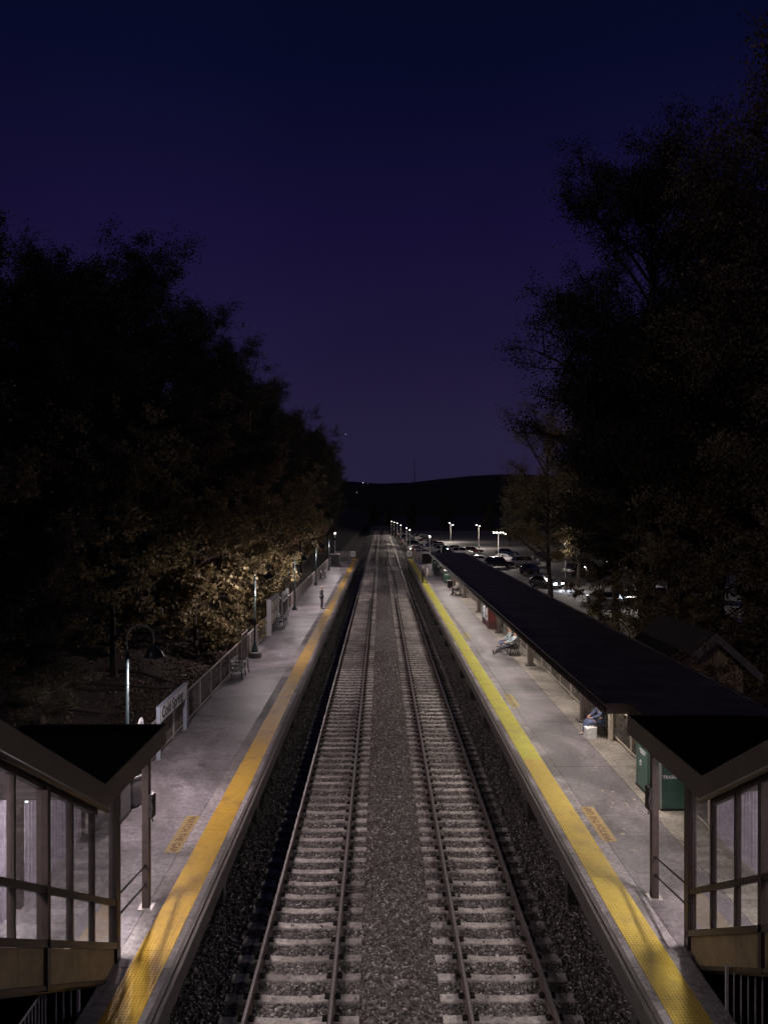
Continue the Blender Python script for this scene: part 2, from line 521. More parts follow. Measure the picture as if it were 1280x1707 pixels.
# terrain: one sheet from far left to far right, bank rising on the left
def ground_z(x, y):
    if x < -7.0:
        d = -7.0 - x
        z = .95 + .12 * min(d, 3) + max(0, d - 3) * .30
        z = min(z, 16 + noise2(x * .05, y * .05) * 2)
        z += noise2(x * .8, y * .8) * .12
        return z
    if x < 8.5:
        return -.32
    return -.22 + (noise2(x * .3, y * .3) * .05 if x > 8.5 else 0)
xs = [-900, -400, -200, -110, -80, -60, -48, -40, -34, -29, -25, -22, -19, -17, -15, -13.5, -12, -11, -10, -9, -8.2, -7.62, -7.6, 8.5, 9.5, 12, 20, 40, 80, 200, 500, 900]
ys = [-60, 0, 8] + [12 + i * 2.0 for i in range(30)] + [76, 82, 90, 100, 112, 125, 140, 160, 190, 230, 280, 350, 500, 800, 1200, 2000]
b = MB()
for y in ys:
    for x in xs:
        z = ground_z(x, y)
        if x == -7.6: z = -.32
        b.v.append((x, y, z))
nx = len(xs)
for j in range(len(ys) - 1):
    for i in range(nx - 1):
        a = j * nx + i
        b.f.append((a, a + 1, a + nx + 1, a + nx))
gr = b.build('ground', M['ground'], smooth=True)
tag(gr, 'dark earth ground with a wooded bank rising on the left', None, kind='structure')

# far hills
b = MB()
prof = []
for i in range(61):
    x = -1500 + i * 60
    px = 634 + 1240 * x / 1500
    py = 799 + 6 * math.exp(-((px - 655) / 50) ** 2) - 6 * (1 / (1 + math.exp(-(px - 770) / 28))) + 2.5 * math.sin(px * .013)
    prof.append((x, (850 - py) * 1500 / 1240 + CZ))
for k, (yy, f) in enumerate(((1250, 0), (1400, .75), (1500, 1.0), (1800, .6))):
    for x, z in prof:
        b.v.append((x * (yy / 1500), yy, (z + noise2(x * .02, yy) * .8) * f - (2 if k == 0 else 0)))
n = len(prof)
for k in range(3):
    for i in range(n - 1):
        a = k * n + i
        b.f.append((a, a + 1, a + n + 1, a + n))
tag(b.build('hills', M['hill'], smooth=True), 'low black wooded hills along the horizon', None, kind='structure')

# car park
b = MB()
b.box(9.6, 75, 30, 330, -.3, -.12)
lot = b.build('car_park', M['asphalt'])
tag(lot, 'worn grey asphalt car park beside the right platform', None, kind='structure')
for i in range(22):
    x = 17 + (i % 2) * 13
    y = 52 + (i // 2) * 5.6
    link_ = MB().box(-2.3, 2.3, -.06, .06, 0, .004).build('parking_line', M['lot_line'], lot, loc=(x, y, -.115))

# ballast bed
b = MB()
sec = [(-4.6, -.30), (-3.1, -.10), (-2.95, -.05), (-.35, -.05), (.0, .0), (.36, .02), (.75, 0), (1.05, -.05), (3.65, -.05), (3.8, -.10), (5.3, -.30)]
yy = [-5, 40, 100, 200, 420]
for y in yy:
    for x, z in sec: b.v.append((x, y, z))
n = len(sec)
for j in range(len(yy) - 1):
    for i in range(n - 1):
        a = j * n + i; b.f.append((a, a + 1, a + n + 1, a + n))
bed = b.build('ballast_bed', M['bed'])
tag(bed, 'crushed stone trackbed between the two platforms', None, kind='structure')
def bed_z(x):
    for (x0, z0), (x1, z1) in zip(sec, sec[1:]):
        if x0 <= x <= x1: return z0 + (z1 - z0) * (x - x0) / (x1 - x0)
    return -.3
# loose stones
rng = np.random.default_rng(7)
def hull_template():
    while True:
        p = rng.normal(size=(9, 3)); p /= np.linalg.norm(p, axis=1)[:, None]
        bm = bmesh.new()
        for q in p: bm.verts.new(q * np.array([1, .8, .62]))
        r_ = bmesh.ops.convex_hull(bm, input=bm.verts)
        bmesh.ops.triangulate(bm, faces=bm.faces)
        bm.verts.ensure_lookup_table()
        bm.verts.index_update()
        V = np.array([v_.co[:] for v_ in bm.verts]); F = np.array([[v_.index for v_ in f.verts] for f in bm.faces])
        bm.free()
        if len(V) == 9: return V, F
TEMPL = [hull_template() for _ in range(7)]
def np_mesh(name, V, F, m):
    """V (n,3) F (k,c) with constant c"""
    me = bpy.data.meshes.new(name)
    k, c = F.shape
    me.vertices.add(len(V)); me.vertices.foreach_set('co', V.astype(np.float32).ravel())
    me.loops.add(k * c); me.loops.foreach_set('vertex_index', F.astype(np.int32).ravel())
    me.polygons.add(k)
    me.polygons.foreach_set('loop_start', np.arange(0, k * c, c, dtype=np.int32))
    me.materials.append(m)
    me.update(calc_edges=True)
    me.validate()
    return me
def randrot(n):
    q = rng.normal(size=(n, 4)); q /= np.linalg.norm(q, axis=1)[:, None]
    w, x, y, z = q.T
    return np.stack([1-2*(y*y+z*z), 2*(x*y-z*w), 2*(x*z+y*w), 2*(x*y+z*w), 1-2*(x*x+z*z), 2*(y*z-x*w), 2*(x*z-y*w), 2*(y*z+x*w), 1-2*(x*x+y*y)], 1).reshape(n, 3, 3)
TY0 = 9.6; TSP = .61
def in_sleeper(x, y):
    ph = ((y - TY0 + TSP / 2) % TSP) - TSP / 2
    inl = (abs(x + 1.64) < 1.27) | (abs(x - 2.36) < 1.27)
    return inl & (abs(ph) < .135)
def stones(y0, y1, dens, smin, smax):
    Vs = []; Fs = []; off = 0
    N = int((y1 - y0) * 7.9 * dens)
    x = rng.uniform(-3.75, 4.4, N); y = rng.uniform(y0, y1, N)
    on = in_sleeper(x, y)
    keep = ~on | (rng.random(N) < np.where((x > 1.2) & (x < 3.5), .06, .01))
    x = x[keep]; y = y[keep]; on = on[keep]
    z = np.interp(x, [s_[0] for s_ in sec], [s_[1] for s_ in sec]) + rng.uniform(-.01, .025, len(x))
    z = np.where(on, rng.uniform(.005, .02, len(x)), z)
    s_ = rng.uniform(smin, smax, len(x)); 
    which = rng.integers(0, len(TEMPL), len(x))
    for k, (V, F) in enumerate(TEMPL):
        idx = np.where(which == k)[0]
        if not len(idx): continue
        if F.shape[0] != 14: pass
        Rm = randrot(len(idx))
        P = np.einsum('nij,vj->nvi', Rm, V) * s_[idx][:, None, None] + np.stack([x[idx], y[idx], z[idx]], 1)[:, None, :]
        nv = V.shape[0]
        FF = F[None] + (np.arange(len(idx)) * nv)[:, None, None] + off
        Vs.append(P.reshape(-1, 3)); Fs.append(FF.reshape(-1, 3)); off += len(idx) * nv
    return np.concatenate(Vs), np.concatenate(Fs)
V1, F1 = stones(9.4, 26, 400, .026, .054)
V2, F2 = stones(26, 48, 170, .034, .055)
F2 = F2 + len(V1)
st = link('ballast_stones', np_mesh('ballast_stones', np.concatenate([V1, V2]), np.concatenate([F1, F2]), M['stone']))
tag(st, 'loose crushed ballast stones around the sleepers', None, kind='stuff')

# ------------------------------------------------------------------ tracks
def sleeper_mesh():
    b = MB()
    # concrete sleeper, dipped in the middle and sloped on its sides
    st_ = [(-1.25, .10, 0.0), (-.95, .105, .0), (-.55, .10, .0), (-.3, .09, -.022), (.3, .09, -.022), (.55, .10, .0), (.95, .105, .0), (1.25, .10, 0.0)]
    for x, w, z in st_:
        b.v += [(x, -w - .03, -.16), (x, w + .03, -.16), (x, w + .004, z - .012), (x, w - .01, z), (x, -w + .01, z), (x, -w - .004, z - .012)]
    n = 6
    for i in range(len(st_) - 1):
        for k in range(n):
            a = i * n + k; c = i * n + (k + 1) % n
            b.f.append((a, a + n, c + n, c))
    b.f.append(tuple(range(n))); b.f.append(tuple((len(st_) - 1) * n + k for k in reversed(range(n))))
    return b
def rail_profile():
    return [(-.07, 0), (.07, 0), (.07, .012), (.012, .035), (.010, .125), (.037, .140), (.037, .172), (.028, .180), (-.028, .180), (-.037, .172), (-.037, .140), (-.010, .125), (-.012, .035), (-.07, .012)]
sl_me = None
for side, cx, lab, g in ((0, -1.64, 'left hand railway track with pale concrete sleepers beside the amber platform edge', 'tracks'),
                         (1, 2.36, 'right hand railway track with partly buried sleepers beside the canopied platform', 'tracks')):
    T = empty('railway_track', (cx, 0, 0), 0, lab, 'railway track')
    if sl_me is None:
        bb = sleeper_mesh(); sl_me = bb.mesh('sleeper', M['sleeper'])
        cb = MB()
        for rx in (-.7525, .7525):
            for s_ in (-1, 1):
                x = rx + s_ * .105
                cb.box(x - .045, x + .045, -.06, .06, .0, .045)
                cb.tube([(x - .04, -.05, .04), (x + .03, 0, .07), (x - .04, .05, .04)], .012, 5)
        clips = (cb.v, cb.f)
    y = TY0
    k = 0
    far = MB(); clipb = MB()
    base_v, base_f = bb.v, bb.f
    while y < 330:
        if k < 150:
            o = link('sleeper', sl_me, T, (random.uniform(-.012, .012), y + random.uniform(-.01, .01), random.uniform(-.006, .004)))
            o.rotation_euler = (0, 0, random.uniform(-.006, .006))
            if k < 110:
                clipb.add([(p[0], p[1] + y, p[2]) for p in clips[0]], clips[1])
        else:
            far.add([(p[0], p[1] + y, p[2]) for p in base_v], base_f)
        y += TSP; k += 1
    co_ = clipb.build('rail_clips', M['clip'], T); co_['kind'] = 'stuff'
    fo = far.build('sleeper_run', M['sleeper'], T); fo['kind'] = 'stuff'
    for rx in (-.7525, .7525):
        pr = rail_profile()
        b = MB()
        for yy_ in (2, 420):
            for px, pz in pr: b.v.append((rx + px, yy_, pz))
        n = len(pr)
        for i in range(n):
            b.f.append((i, (i + 1) % n, (i + 1) % n + n, i + n))
        ro = b.build('rail', M['steel_rail'], T)
        # worn bright running band on the head, 1 mm proud
        MB().box(rx - .024, rx + .024, 2, 420, .1795, .1815).build('running_surface', M['rail_head'], ro)

# ------------------------------------------------------------------ platforms
def platform(name, s, edge, tac0, tac1, strip_in, back, lab, m_main, m_back, backstrip):
    """s: +1 right, -1 left ; edge nearest track ; back far side. all X are absolute"""
    P = empty(name, (0, 0, 0), 0, lab, None)
    P['kind'] = 'structure'
    lo = lambda a, c: (min(a, c), max(a, c))
    Y0, Y1 = 3.0, 117.0
    # slabs in bays of 4.7 m, joints recessed
    bay = 4.73; y = 21.9 - 4 * bay if s < 0 else 22.15 - 4 * bay
    while y < Y1 - .5:
        ya, yb = max(y, Y0), min(y + bay, Y1)
        front = tac1
        bk = back if ya > 12.0 else (front + s * .34)
        zj = random.uniform(-.003, .003)
        if yb <= 13.2 and ya < 12:
            x0, x1 = lo(front + s * .0, front + s * .34)
            MB().box(x0, x1, ya + .006, yb - .006, PZ - .28, PZ + zj).build('edge_strip', M['strip'], P)
        else:
            x0, x1 = lo(front, strip_in - s * .006)
            MB().box(x0, x1, ya + .006, yb - .006, PZ - .28, PZ + zj).build('edge_strip', M['strip'], P)
            if backstrip:
                x0, x1 = lo(strip_in + s * .006, backstrip - s * .005)
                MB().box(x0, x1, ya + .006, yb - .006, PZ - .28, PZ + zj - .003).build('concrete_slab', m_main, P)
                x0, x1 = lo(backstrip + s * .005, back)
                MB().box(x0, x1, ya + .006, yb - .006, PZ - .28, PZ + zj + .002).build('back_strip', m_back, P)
            else:
                x0, x1 = lo(strip_in + s * .006, back)
                MB().box(x0, x1, ya + .006, yb - .006, PZ - .28, PZ + zj - .003).build('concrete_slab', m_main, P)
        y += bay
    # bedding under the tiles
    x0, x1 = lo(edge + s * .10, tac1)
    MB().box(x0, x1, Y0, Y1, PZ - .28, PZ - .012).build('edge_beam', M['pier'], P)
    # timber rubbing boards, 3 planks side by side in lengths
    for j, (a, c, dz) in enumerate(((edge, edge + s * .075, -.03), (edge + s * .08, edge + s * .155, -.006), (edge + s * .16, tac0 - s * .006, .0))):
        y = Y0 + j * 1.1
        while y < Y1:
            x0, x1 = lo(a, c)
            L = 4.2 if y > 40 else 3.6
            MB().box(x0, x1, y, min(y + L - .012, Y1), PZ - .22 if j == 0 else PZ - .1, PZ + dz).build('edge_plank', M['wood'] if j < 2 else M['strip'], P)
            y += L
    # lower waler
    x0, x1 = lo(edge + s * .015, edge + s * .09)
    MB().box(x0, x1, Y0, Y1, PZ - .42, PZ - .24).build('waler', M['wood'], P)
    # piers
    y = 8.0
    while y < Y1:
        x0, x1 = lo(edge + s * .34, edge + s * .62)
        MB().box(x0, x1, y, y + .3, -.3, PZ - .283).build('pier', M['pier'], P)
        y += 4.73
    x0, x1 = lo(edge + s * .95, edge + s * 1.1)
    MB().box(x0, x1, Y0, Y1, -.32, PZ - .283).build('foundation_wall', M['pier'], P)
    x0, x1 = lo(back - s * .12, back)
    MB().box(x0, x1, 12.5, Y1, -.32, PZ - .283).build('back_wall', M['pier'], P)
    return P

def dome_tile(L, Wd, m):
    b = MB()
    b.box(0, Wd, .003, L - .003, -.02, .0)
    nxd, nyd = int(Wd / .0605), int(L / .0605)
    ox = (Wd - (nxd - 1) * .0605) / 2; oy = (L - (nyd - 1) * .0605) / 2
    n = 6
    for i in range(nxd):
        for j in range(nyd):
            cx = ox + i * .0605; cy = oy + j * .0605
            k0 = len(b.v)
            for r_, z in ((.017, .0), (.010, .0065)):
                for k in range(n):
                    t_ = 2 * math.pi * k / n
                    b.v.append((cx + r_ * math.cos(t_), cy + r_ * math.sin(t_), z))
            for k in range(n):
                a = k0 + k; c = k0 + (k + 1) % n
                b.f.append((a, c, c + n, a + n))
            b.f.append(tuple(k0 + n + k for k in range(n)))
    return b.mesh('tactile_tile', m)

PL = platform('platform_left', -1, -3.34, -3.62, -4.20, -4.50, -7.0,
              'left concrete platform with an amber tactile edge and post lamps', M['deck'], M['deck'], None)
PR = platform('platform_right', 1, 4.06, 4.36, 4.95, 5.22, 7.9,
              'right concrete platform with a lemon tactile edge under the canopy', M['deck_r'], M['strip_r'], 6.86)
TL = 1.22
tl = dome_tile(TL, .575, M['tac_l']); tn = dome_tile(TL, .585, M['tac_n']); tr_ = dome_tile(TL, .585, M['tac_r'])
def flat_tile(Wd, m):
    return MB().box(0, Wd, .003, TL - .003, -.02, .0).mesh('tactile_tile', m)
k = 0; y = 12.9 - 8 * TL
while y < 116:
    o = link('tactile_tile', tl, PL, (-4.1975, y, PZ + .003 + random.uniform(-.0015, .0015)))
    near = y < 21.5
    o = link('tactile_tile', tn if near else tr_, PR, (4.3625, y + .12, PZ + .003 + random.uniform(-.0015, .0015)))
    y += TL

# platform-end guard rails with a white sign
def end_rail(x0, x1, sx, lab, slab):
    E = empty('end_railing', (0, 117, PZ), 0, lab, 'railing')
    b = MB()
    for x in np.linspace(x0, x1, 4): b.tube([(x, -.1, 0), (x, -.1, 1.1)], .03, 6)
    b.tube([(x0, -.1, 1.1), (x1, -.1, 1.1)], .03, 6); b.tube([(x0, -.1, .6), (x1, -.1, .6)], .025, 6)
    b.build_each('railing_bar', M['galv'], E)
    b = MB(); b.box(x0, x1, -.085, -.06, .1, 1.05); b.build('mesh_panel', M['picket'], E)
    Sg = empty('warning_sign', (sx, 116.7, PZ), 0, slab, 'sign')
    MB().box(-.03, .03, -.02, .02, 0, .9).build('sign_post', M['galv'], Sg)
    MB().box(-.38, .38, -.05, -.022, .35, 1.15).build('sign_board', M['white'], Sg)
    for z_ in (.55, .72, .89): MB().box(-.26, .26, -.054, -.0505, z_, z_ + .07).build('text_line', M['ink'], Sg)
end_rail(-6.9, -3.9, -4.3, 'grey railing closing the far end of the left platform', 'square white sign on the far end railing of the left platform')
end_rail(4.3, 7.4, 4.55, 'grey railing closing the far end of the right platform', 'square white sign on the far end railing of the right platform')

# ------------------------------------------------------------------ WATCH THE GAP panels
def gap_panel(x, y, s, L, lab, m):
    G = empty('platform_marking', (x, y, PZ + .004), 0, lab, 'marking', 'watch the gap markings')
    MB().box(-.17, .17, -L / 2, L / 2, -.003, .001).build('painted_panel', m, G)
    text_obj('lettering', 'WATCH THE GAP', L * .117, M['text_brown'], G, (0, 0, .0022), (0, 0, R(90) if s > 0 else R(-90)), extrude=.0008, bold=.004)
gap_panel(-4.66, 17.6, -1, 2.0, 'worn amber WATCH THE GAP panel painted on the left platform', M['gap_paint'])
gap_panel(5.30, 18.1, 1, 2.0, 'nearest worn WATCH THE GAP panel on the right platform', M['gap_paint'])
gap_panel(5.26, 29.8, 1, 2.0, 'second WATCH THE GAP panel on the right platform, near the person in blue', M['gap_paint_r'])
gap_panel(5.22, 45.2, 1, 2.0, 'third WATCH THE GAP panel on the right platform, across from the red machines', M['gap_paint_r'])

# ================================================================== STAIR ENCLOSURES
SL = .597
def stairs(s, xw, xf, yc, yfar, xr, lab, mull, post_y):
    """s side, xw wall plane facing the tracks, xf far wall, yc corner post Y, xr roof edge"""
    E = empty('stair_enclosure', (xw, yc, PZ), 0, lab, 'stairway')
    OX, OY, OZ = xw, yc, PZ
    def bld(b, name, m, par=E, **k):
        b.v = [(p[0] - OX, p[1] - OY, p[2] - OZ) for p in b.v]
        return b.build(name, m, par, **k)
    lo = lambda a, c: (min(a, c), max(a, c))
    def zl(h0, Y): return CZ - (h0 - SL * (yc - Y))
    YE = 5.0
    t = .09
    xi, xo = lo(xw - .045, xw + .045)
    # corner post and canopy post
    b = MB(); b.box(xi - .03, xo + .03, yc - .08, yc + .08, PZ - .35, CZ - 4.80); bld(b, 'corner_post', M['stair_steel'])
    b = MB(); b.box(xi - .02, xo + .02, post_y - .07, post_y + .07, PZ + .012, CZ - 4.80)
    cp = bld(b, 'canopy_post', M['stair_steel'])
    b = MB(); b.box(xi - .09, xo + .09, post_y - .14, post_y + .14, PZ - .001, PZ + .012); bld(b, 'base_plate', M['galv'])
    # call box on the canopy post
    x0, x1 = lo(xw - s * .07, xw - s * .16)
    b = MB(); b.box(x0, x1, post_y - .10, post_y + .08, PZ + 1.75, PZ + 2.2); bld(b, 'call_box', M['black'], bevel=.01)
    b = MB(); b.tube([(xw - s * .12, post_y - .11, PZ + 2.1), (xw - s * .17, post_y - .16, PZ + 1.95), (xw - s * .13, post_y - .14, PZ + 1.82), (xw - s * .17, post_y - .13, PZ + 1.7)], .013, 6)
    bld(b, 'conduit', M['stair_steel'])
    # far posts
    b = MB(); b.box(*lo(xf - s * .02, xf - s * .12), post_y - .07, post_y + .07, PZ, CZ - 4.80); bld(b, 'rear_post', M['stair_steel'])
    # mullions
    for i, ym in enumerate(mull):
        w = .055 if i not in (2,) else .095
        zt = min(CZ - 4.80, zl(5.28 - .0, ym)) if False else zl(5.30, ym) + .05
        zt = min(zt, 30)
        if ym > yc - 1.0: zt = CZ - 4.78
        zb = zl(7.39, ym) - (.02 if i != 2 else .62)
        b = MB(); b.box(xi - (.03 if i == 2 else 0), xo + (.03 if i == 2 else 0), ym - w / 2, ym + w / 2, zb, zt)
        o = bld(b, 'mullion', M['stair_steel'])
    # mid rail, sill
    for nm, h0, th, ex in (('mid_rail', 6.62, .10, .012), ('sill', 7.34, .11, .03)):
        b = MB(); b.para(xi - ex, xo + ex, yc, zl(h0, yc) - th, zl(h0, yc), YE, zl(h0, YE) - th, zl(h0, YE))
        bld(b, nm, M['stair_steel'])
    # head rail under sloping roof
    b = MB(); b.para(xi - .01, xo + .01, yc - .9, zl(5.32, yc - .9) - .02, zl(5.32, yc - .9) + .12, YE, zl(5.32, YE) - .02, zl(5.32, YE) + .12)
    bld(b, 'head_rail', M['stair_steel'])
    # skirt panels
    ysk = [yc - .02] + [yc - 1.7 * k for k in range(1, 5)] + [YE]
    for a, c in zip(ysk, ysk[1:]):
        b = MB()
        zb_a = max(zl(7.95, a), PZ - .3) if a > yc - .6 else zl(7.95, a)
        b.para(xw - .02, xw + .02, a - .004, zb_a, zl(7.45, a) - .002, c + .004, zl(7.95, c), zl(7.45, c) - .002)
        bld(b, 'skirt_panel', M['skirt'])
    b = MB(); b.para(xi - .02, xo + .02, yc - .5, zl(8.02, yc - .5), zl(7.95, yc - .5), YE, zl(8.02, YE), zl(7.95, YE)); bld(b, 'stringer_flange', M['stair_steel'])
    # glass panes, upper and lower rows
    edges = [yc - .02] + list(mull) + [YE]
    for wall_x in (xw,):
        for a, c in zip(edges, edges[1:]):
            ta = CZ - 4.80 if a > yc - 1.0 else zl(5.30, a)
            tc_ = CZ - 4.80 if c > yc - 1.0 and c >= edges[1] - .01 else zl(5.30, c)
            tc_ = min(tc_, zl(5.30, c)) if c < yc - .9 else CZ - 4.80
            if a > yc - 1.0 and c < yc - .9:
                ta = CZ - 4.80
            b = MB(); b.para(wall_x - .003, wall_x + .003, a - .03, zl(6.62, a - .03), ta, c + .03, zl(6.62, c + .03), tc_); bld(b, 'window_pane', M['glass'])
            b = MB(); b.para(wall_x - .003, wall_x + .003, a - .03, zl(7.34, a - .03), zl(6.72, a - .03), c + .03, zl(7.34, c + .03), zl(6.72, c + .03)); bld(b, 'window_pane', M['glass'])
    # flat roof with fascia
    y0r = yc - .68
    rx0, rx1 = lo(xr, xf + s * .35)
    b = MB(); b.box(rx0 + .03, rx1 - .03, y0r + .0, yfar - .03, CZ - 4.62, CZ - 4.42); bld(b, 'flat_roof', M['roof'])
    b = MB(); b.box(rx0 + .05, rx1 - .05, y0r + .02, yfar - .05, CZ - 4.66, CZ - 4.622); bld(b, 'ceiling', M['ceiling'])
    a_, c_ = lo(xr, xr + s * .03)
    b = MB(); b.box(a_, c_, y0r, yfar, CZ - 4.80, CZ - 4.40); bld(b, 'fascia', M['fascia'])
    b = MB(); b.box(rx0 if s < 0 else rx0 + .03, rx1 - .03 if s < 0 else rx1, yfar - .03, yfar, CZ - 4.80, CZ - 4.40); bld(b, 'fascia', M['fascia'])
    # sloping roof
    zt = lambda Y: CZ - 4.40 + SL * (y0r - Y)
    b = MB(); b.para(rx0 + .03, rx1 - .03, y0r - .001, zt(y0r) - .16, zt(y0r) - .01, YE, zt(YE) - .16, zt(YE) - .01); bld(b, 'sloping_roof', M['roof'])
    b = MB(); b.para(rx0 + .05, rx1 - .05, y0r - .02, zt(y0r) - .22, zt(y0r) - .165, YE, zt(YE) - .22, zt(YE) - .165); bld(b, 'sloping_ceiling', M['ceiling'])
    b = MB(); b.para(a_, c_, y0r - .001, zt(y0r) - .40, zt(y0r), YE, zt(YE) - .40, zt(YE)); bld(b, 'sloping_fascia', M['fascia'])
    # gutter below fascia on slope
    gx = xr - s * .03
    b = MB(); b.tube([(gx, y0r, zt(y0r) - .42), (gx, YE, zt(YE) - .42)], .045, 8); bld(b, 'gutter', M['stair_steel'], smooth=True)
    # far ribbed wall
    Yw = 17.45
    b = MB()
    y = YE
    n = 0
    while y < Yw:
        for a, c, dx in ((0, .05, .0), (.05, .075, .018), (.075, .125, .018), (.125, .15, 0)):
            pass
        b.box(*lo(xf, xf + s * .02), y, min(y + .15, Yw), PZ - .3, max(zt(min(y, y0r)), CZ - 4.8) - .3 if y < y0r else (CZ - 4.80 if y < yfar - .2 else PZ + 1.9))
        b.box(*lo(xf - s * .018, xf), y + .05, y + .10, PZ - .3, (zt(y) - .45) if y < y0r else (CZ - 4.82 if y < yfar - .2 else PZ + 1.88))
        y += .15
    wl = bld(b, 'ribbed_wall', M['ribbed']); 
    # steps rising towards the overpass
    y = yc - .25; z = PZ
    rise = .175; run = rise / SL
    while y > YE:
        b = MB(); b.box(*lo(xw + s * .1, xf - s * .06), y - run - .02, y, z + rise - .045, z + rise); bld(b, 'step', M['pier'])
        y -= run; z += rise
    b = MB(); b.para(*lo(xw + s * .1, xf - s * .06), yc - .3, PZ - .25, PZ + .08, YE, PZ - .25 + SL * (yc - .3 - YE), PZ + .08 + SL * (yc - .3 - YE)); bld(b, 'stair_slab', M['stair_steel'])
    # hand rails: pair on the landing side and on the far wall
    for hh in (1.06, .70):
        pts = [(xw, post_y, PZ + hh - .22), (xw, post_y - .18, PZ + hh - .22), (xw, post_y - .26, PZ + hh - .20), (xw, yc, PZ + hh)]
        b = MB(); b.tube(pts, .021, 8); bld(b, 'handrail', M['rail_black'], smooth=True)
        xq = xf - s * .12
        pts = [(xq, yc + .5, PZ + hh - .2), (xq, yc + .2, PZ + hh - .15), (xq, YE, PZ + hh + SL * (yc - YE))]
        b = MB(); b.tube(pts, .02, 8); bld(b, 'handrail', M['galv'], smooth=True)
    # tube light under the ceiling
    lx = (xw + xf) / 2
    for (ya, yb_, zz) in ((yc - .55, yc + .65, CZ - 4.72),):
        b = MB(); b.box(lx - .09, lx + .09, ya, yb_, zz, zz + .055); hs_ = bld(b, 'light_housing', M['white'])
        b = MB(); b.tube([(lx, ya + .04, zz - .02), (lx, yb_ - .04, zz - .02)], .02, 8); bld(b, 'fluorescent_tube', M['tube'])
        lamp_light('tube_and_fill_light', 'AREA', (lx - OX, (ya + yb_) / 2 - OY, zz - .05 - OZ), 160, (1.0, .90, .88), E, .2, 1.2)
    lamp_light('tube_and_fill_light', 'AREA', (lx - OX, 8.6 - OY, zt(8.6) - .35 - OZ), 430, (1.0, .88, .86), E, .2, 1.2, (R(-31), 0, 0))  # unseen fill lamp without a fixture, added to brighten the near tracks
    return E
mull_r = [12.04, 11.22, 10.43, 9.6, 8.8, 8.0, 7.2, 6.4]
mull_l = [11.62, 10.80, 9.96, 9.09, 8.25, 7.4, 6.6]
stairs(1, 5.40, 7.9, 12.94, 15.95, 5.30, 'glazed brown stair enclosure at the lower right corner, beside the green trash bins', mull_r, 14.64)
stairs(-1, -4.50, -7.0, 12.62, 15.30, -4.40, 'glazed brown stair enclosure at the lower left corner, beside the grey bin', mull_l, 14.33)

# guard railings beneath the stairs
def guard(name, pts, zt, lab):
    G = empty(name, (pts[0][0], pts[0][1], zt - 1.3), 0, lab, 'railing')
    ox, oy, oz = G.location
    for (x0, y0), (x1, y1) in zip(pts, pts[1:]):
        L = math.hypot(x1 - x0, y1 - y0); n = max(2, int(L / .105))
        b = MB(); b.tube([(x0 - ox, y0 - oy, zt - oz), (x1 - ox, y1 - oy, zt - oz)], .018, 6); b.build('top_rail', M['white'], G)
        b = MB(); b.tube([(x0 - ox, y0 - oy, zt - 1.15 - oz), (x1 - ox, y1 - oy, zt - 1.15 - oz)], .015, 6); b.build('bottom_rail', M['galv'], G)
        for i in range(n + 1):
            t_ = i / n
            x, y = x0 + (x1 - x0) * t_ - ox, y0 + (y1 - y0) * t_ - oy
            th = .009 if 0 < i < n else .02
            MB().box(x - th, x + th, y - th, y + th, zt - (1.15 if 0 < i < n else 1.3) - oz, zt + (.0 if 0 < i < n else .03) - oz).build('baluster' if 0 < i < n else 'rail_post', M['offwhite'], G)
guard('guard_railing', [(-4.62, 11.40), (-5.06, 11.36), (-5.06, 8.0)], CZ - 7.22, 'thin grey baluster railing under the left stair enclosure')
guard('guard_railing', [(5.30, 11.35), (7.6, 11.35)], CZ - 7.0, 'thin grey baluster railing under the right stair enclosure')

# ================================================================== CANOPY ON THE RIGHT
CN = empty('platform_canopy', (7.15, 17.6, PZ), 0, 'long flat black roofed canopy standing over the right platform', 'canopy')
def cb(b, name, m, **k):
    b.v = [(p[0] - 7.15, p[1] - 17.6, p[2] - PZ) for p in b.v]
    return b.build(name, m, CN, **k)
CT = CZ - 4.59
cb(MB().box(5.36, 8.99, 17.66, 79.9, CT - .16, CT - .03), 'roof', M['canopy_roof'])
cb(MB().box(5.92, 8.99, 15.98, 17.60, CT - .16, CT - .03), 'link_roof', M['canopy_roof'])
cb(MB().box(5.86, 5.92, 15.98, 17.60, CT - .25, CT), 'fascia', M['fascia'])
for y in np.arange(19.5, 79, 1.95):
    cb(MB().box(5.38, 8.97, y, y + .03, CT - .03, CT - .012), 'roof_seam', M['canopy_roof'])
cb(MB().box(5.30, 5.36, 17.6, 79.96, CT - .25, CT), 'fascia', M['fascia'])
b = MB(); b.tube([(5.27, 17.6, CT - .13), (5.27, 79.96, CT - .13)], .085, 10); cb(b, 'gutter', M['fascia'], smooth=True)
cb(MB().box(8.99, 9.05, 17.6, 79.96, CT - .25, CT), 'fascia', M['fascia'])
cb(MB().box(5.36, 5.86, 17.6, 17.66, CT - .25, CT), 'fascia', M['fascia'])
cb(MB().box(5.94, 8.97, 15.99, 17.7, CT - .20, CT - .165), 'soffit', M['ceiling'])
cb(MB().box(5.36, 8.99, 79.9, 79.96, CT - .25, CT), 'fascia', M['fascia'])
cb(MB().box(5.40, 8.95, 17.7, 79.85, CT - .20, CT - .165), 'soffit', M['ceiling'])
for y in (26.9, 36.6, 46.4, 55.7, 65.0, 74.4):
    cb(MB().box(7.25, 7.51, y - .14, y + .14, PZ + .05, CT - .45), 'column', M['fascia'])
    cb(MB().box(7.12, 7.64, y - .24, y + .24, PZ - .001, PZ + .05), 'column_base', M['stair_steel'], bevel=.01)
    cb(MB().box(5.5, 8.85, y - .09, y + .09, CT - .45, CT - .205), 'cross_beam', M['stair_steel'])
cb(MB().box(7.56, 7.68, 24.55, 24.67, PZ, CT - .21), 'column', M['fence_r'])
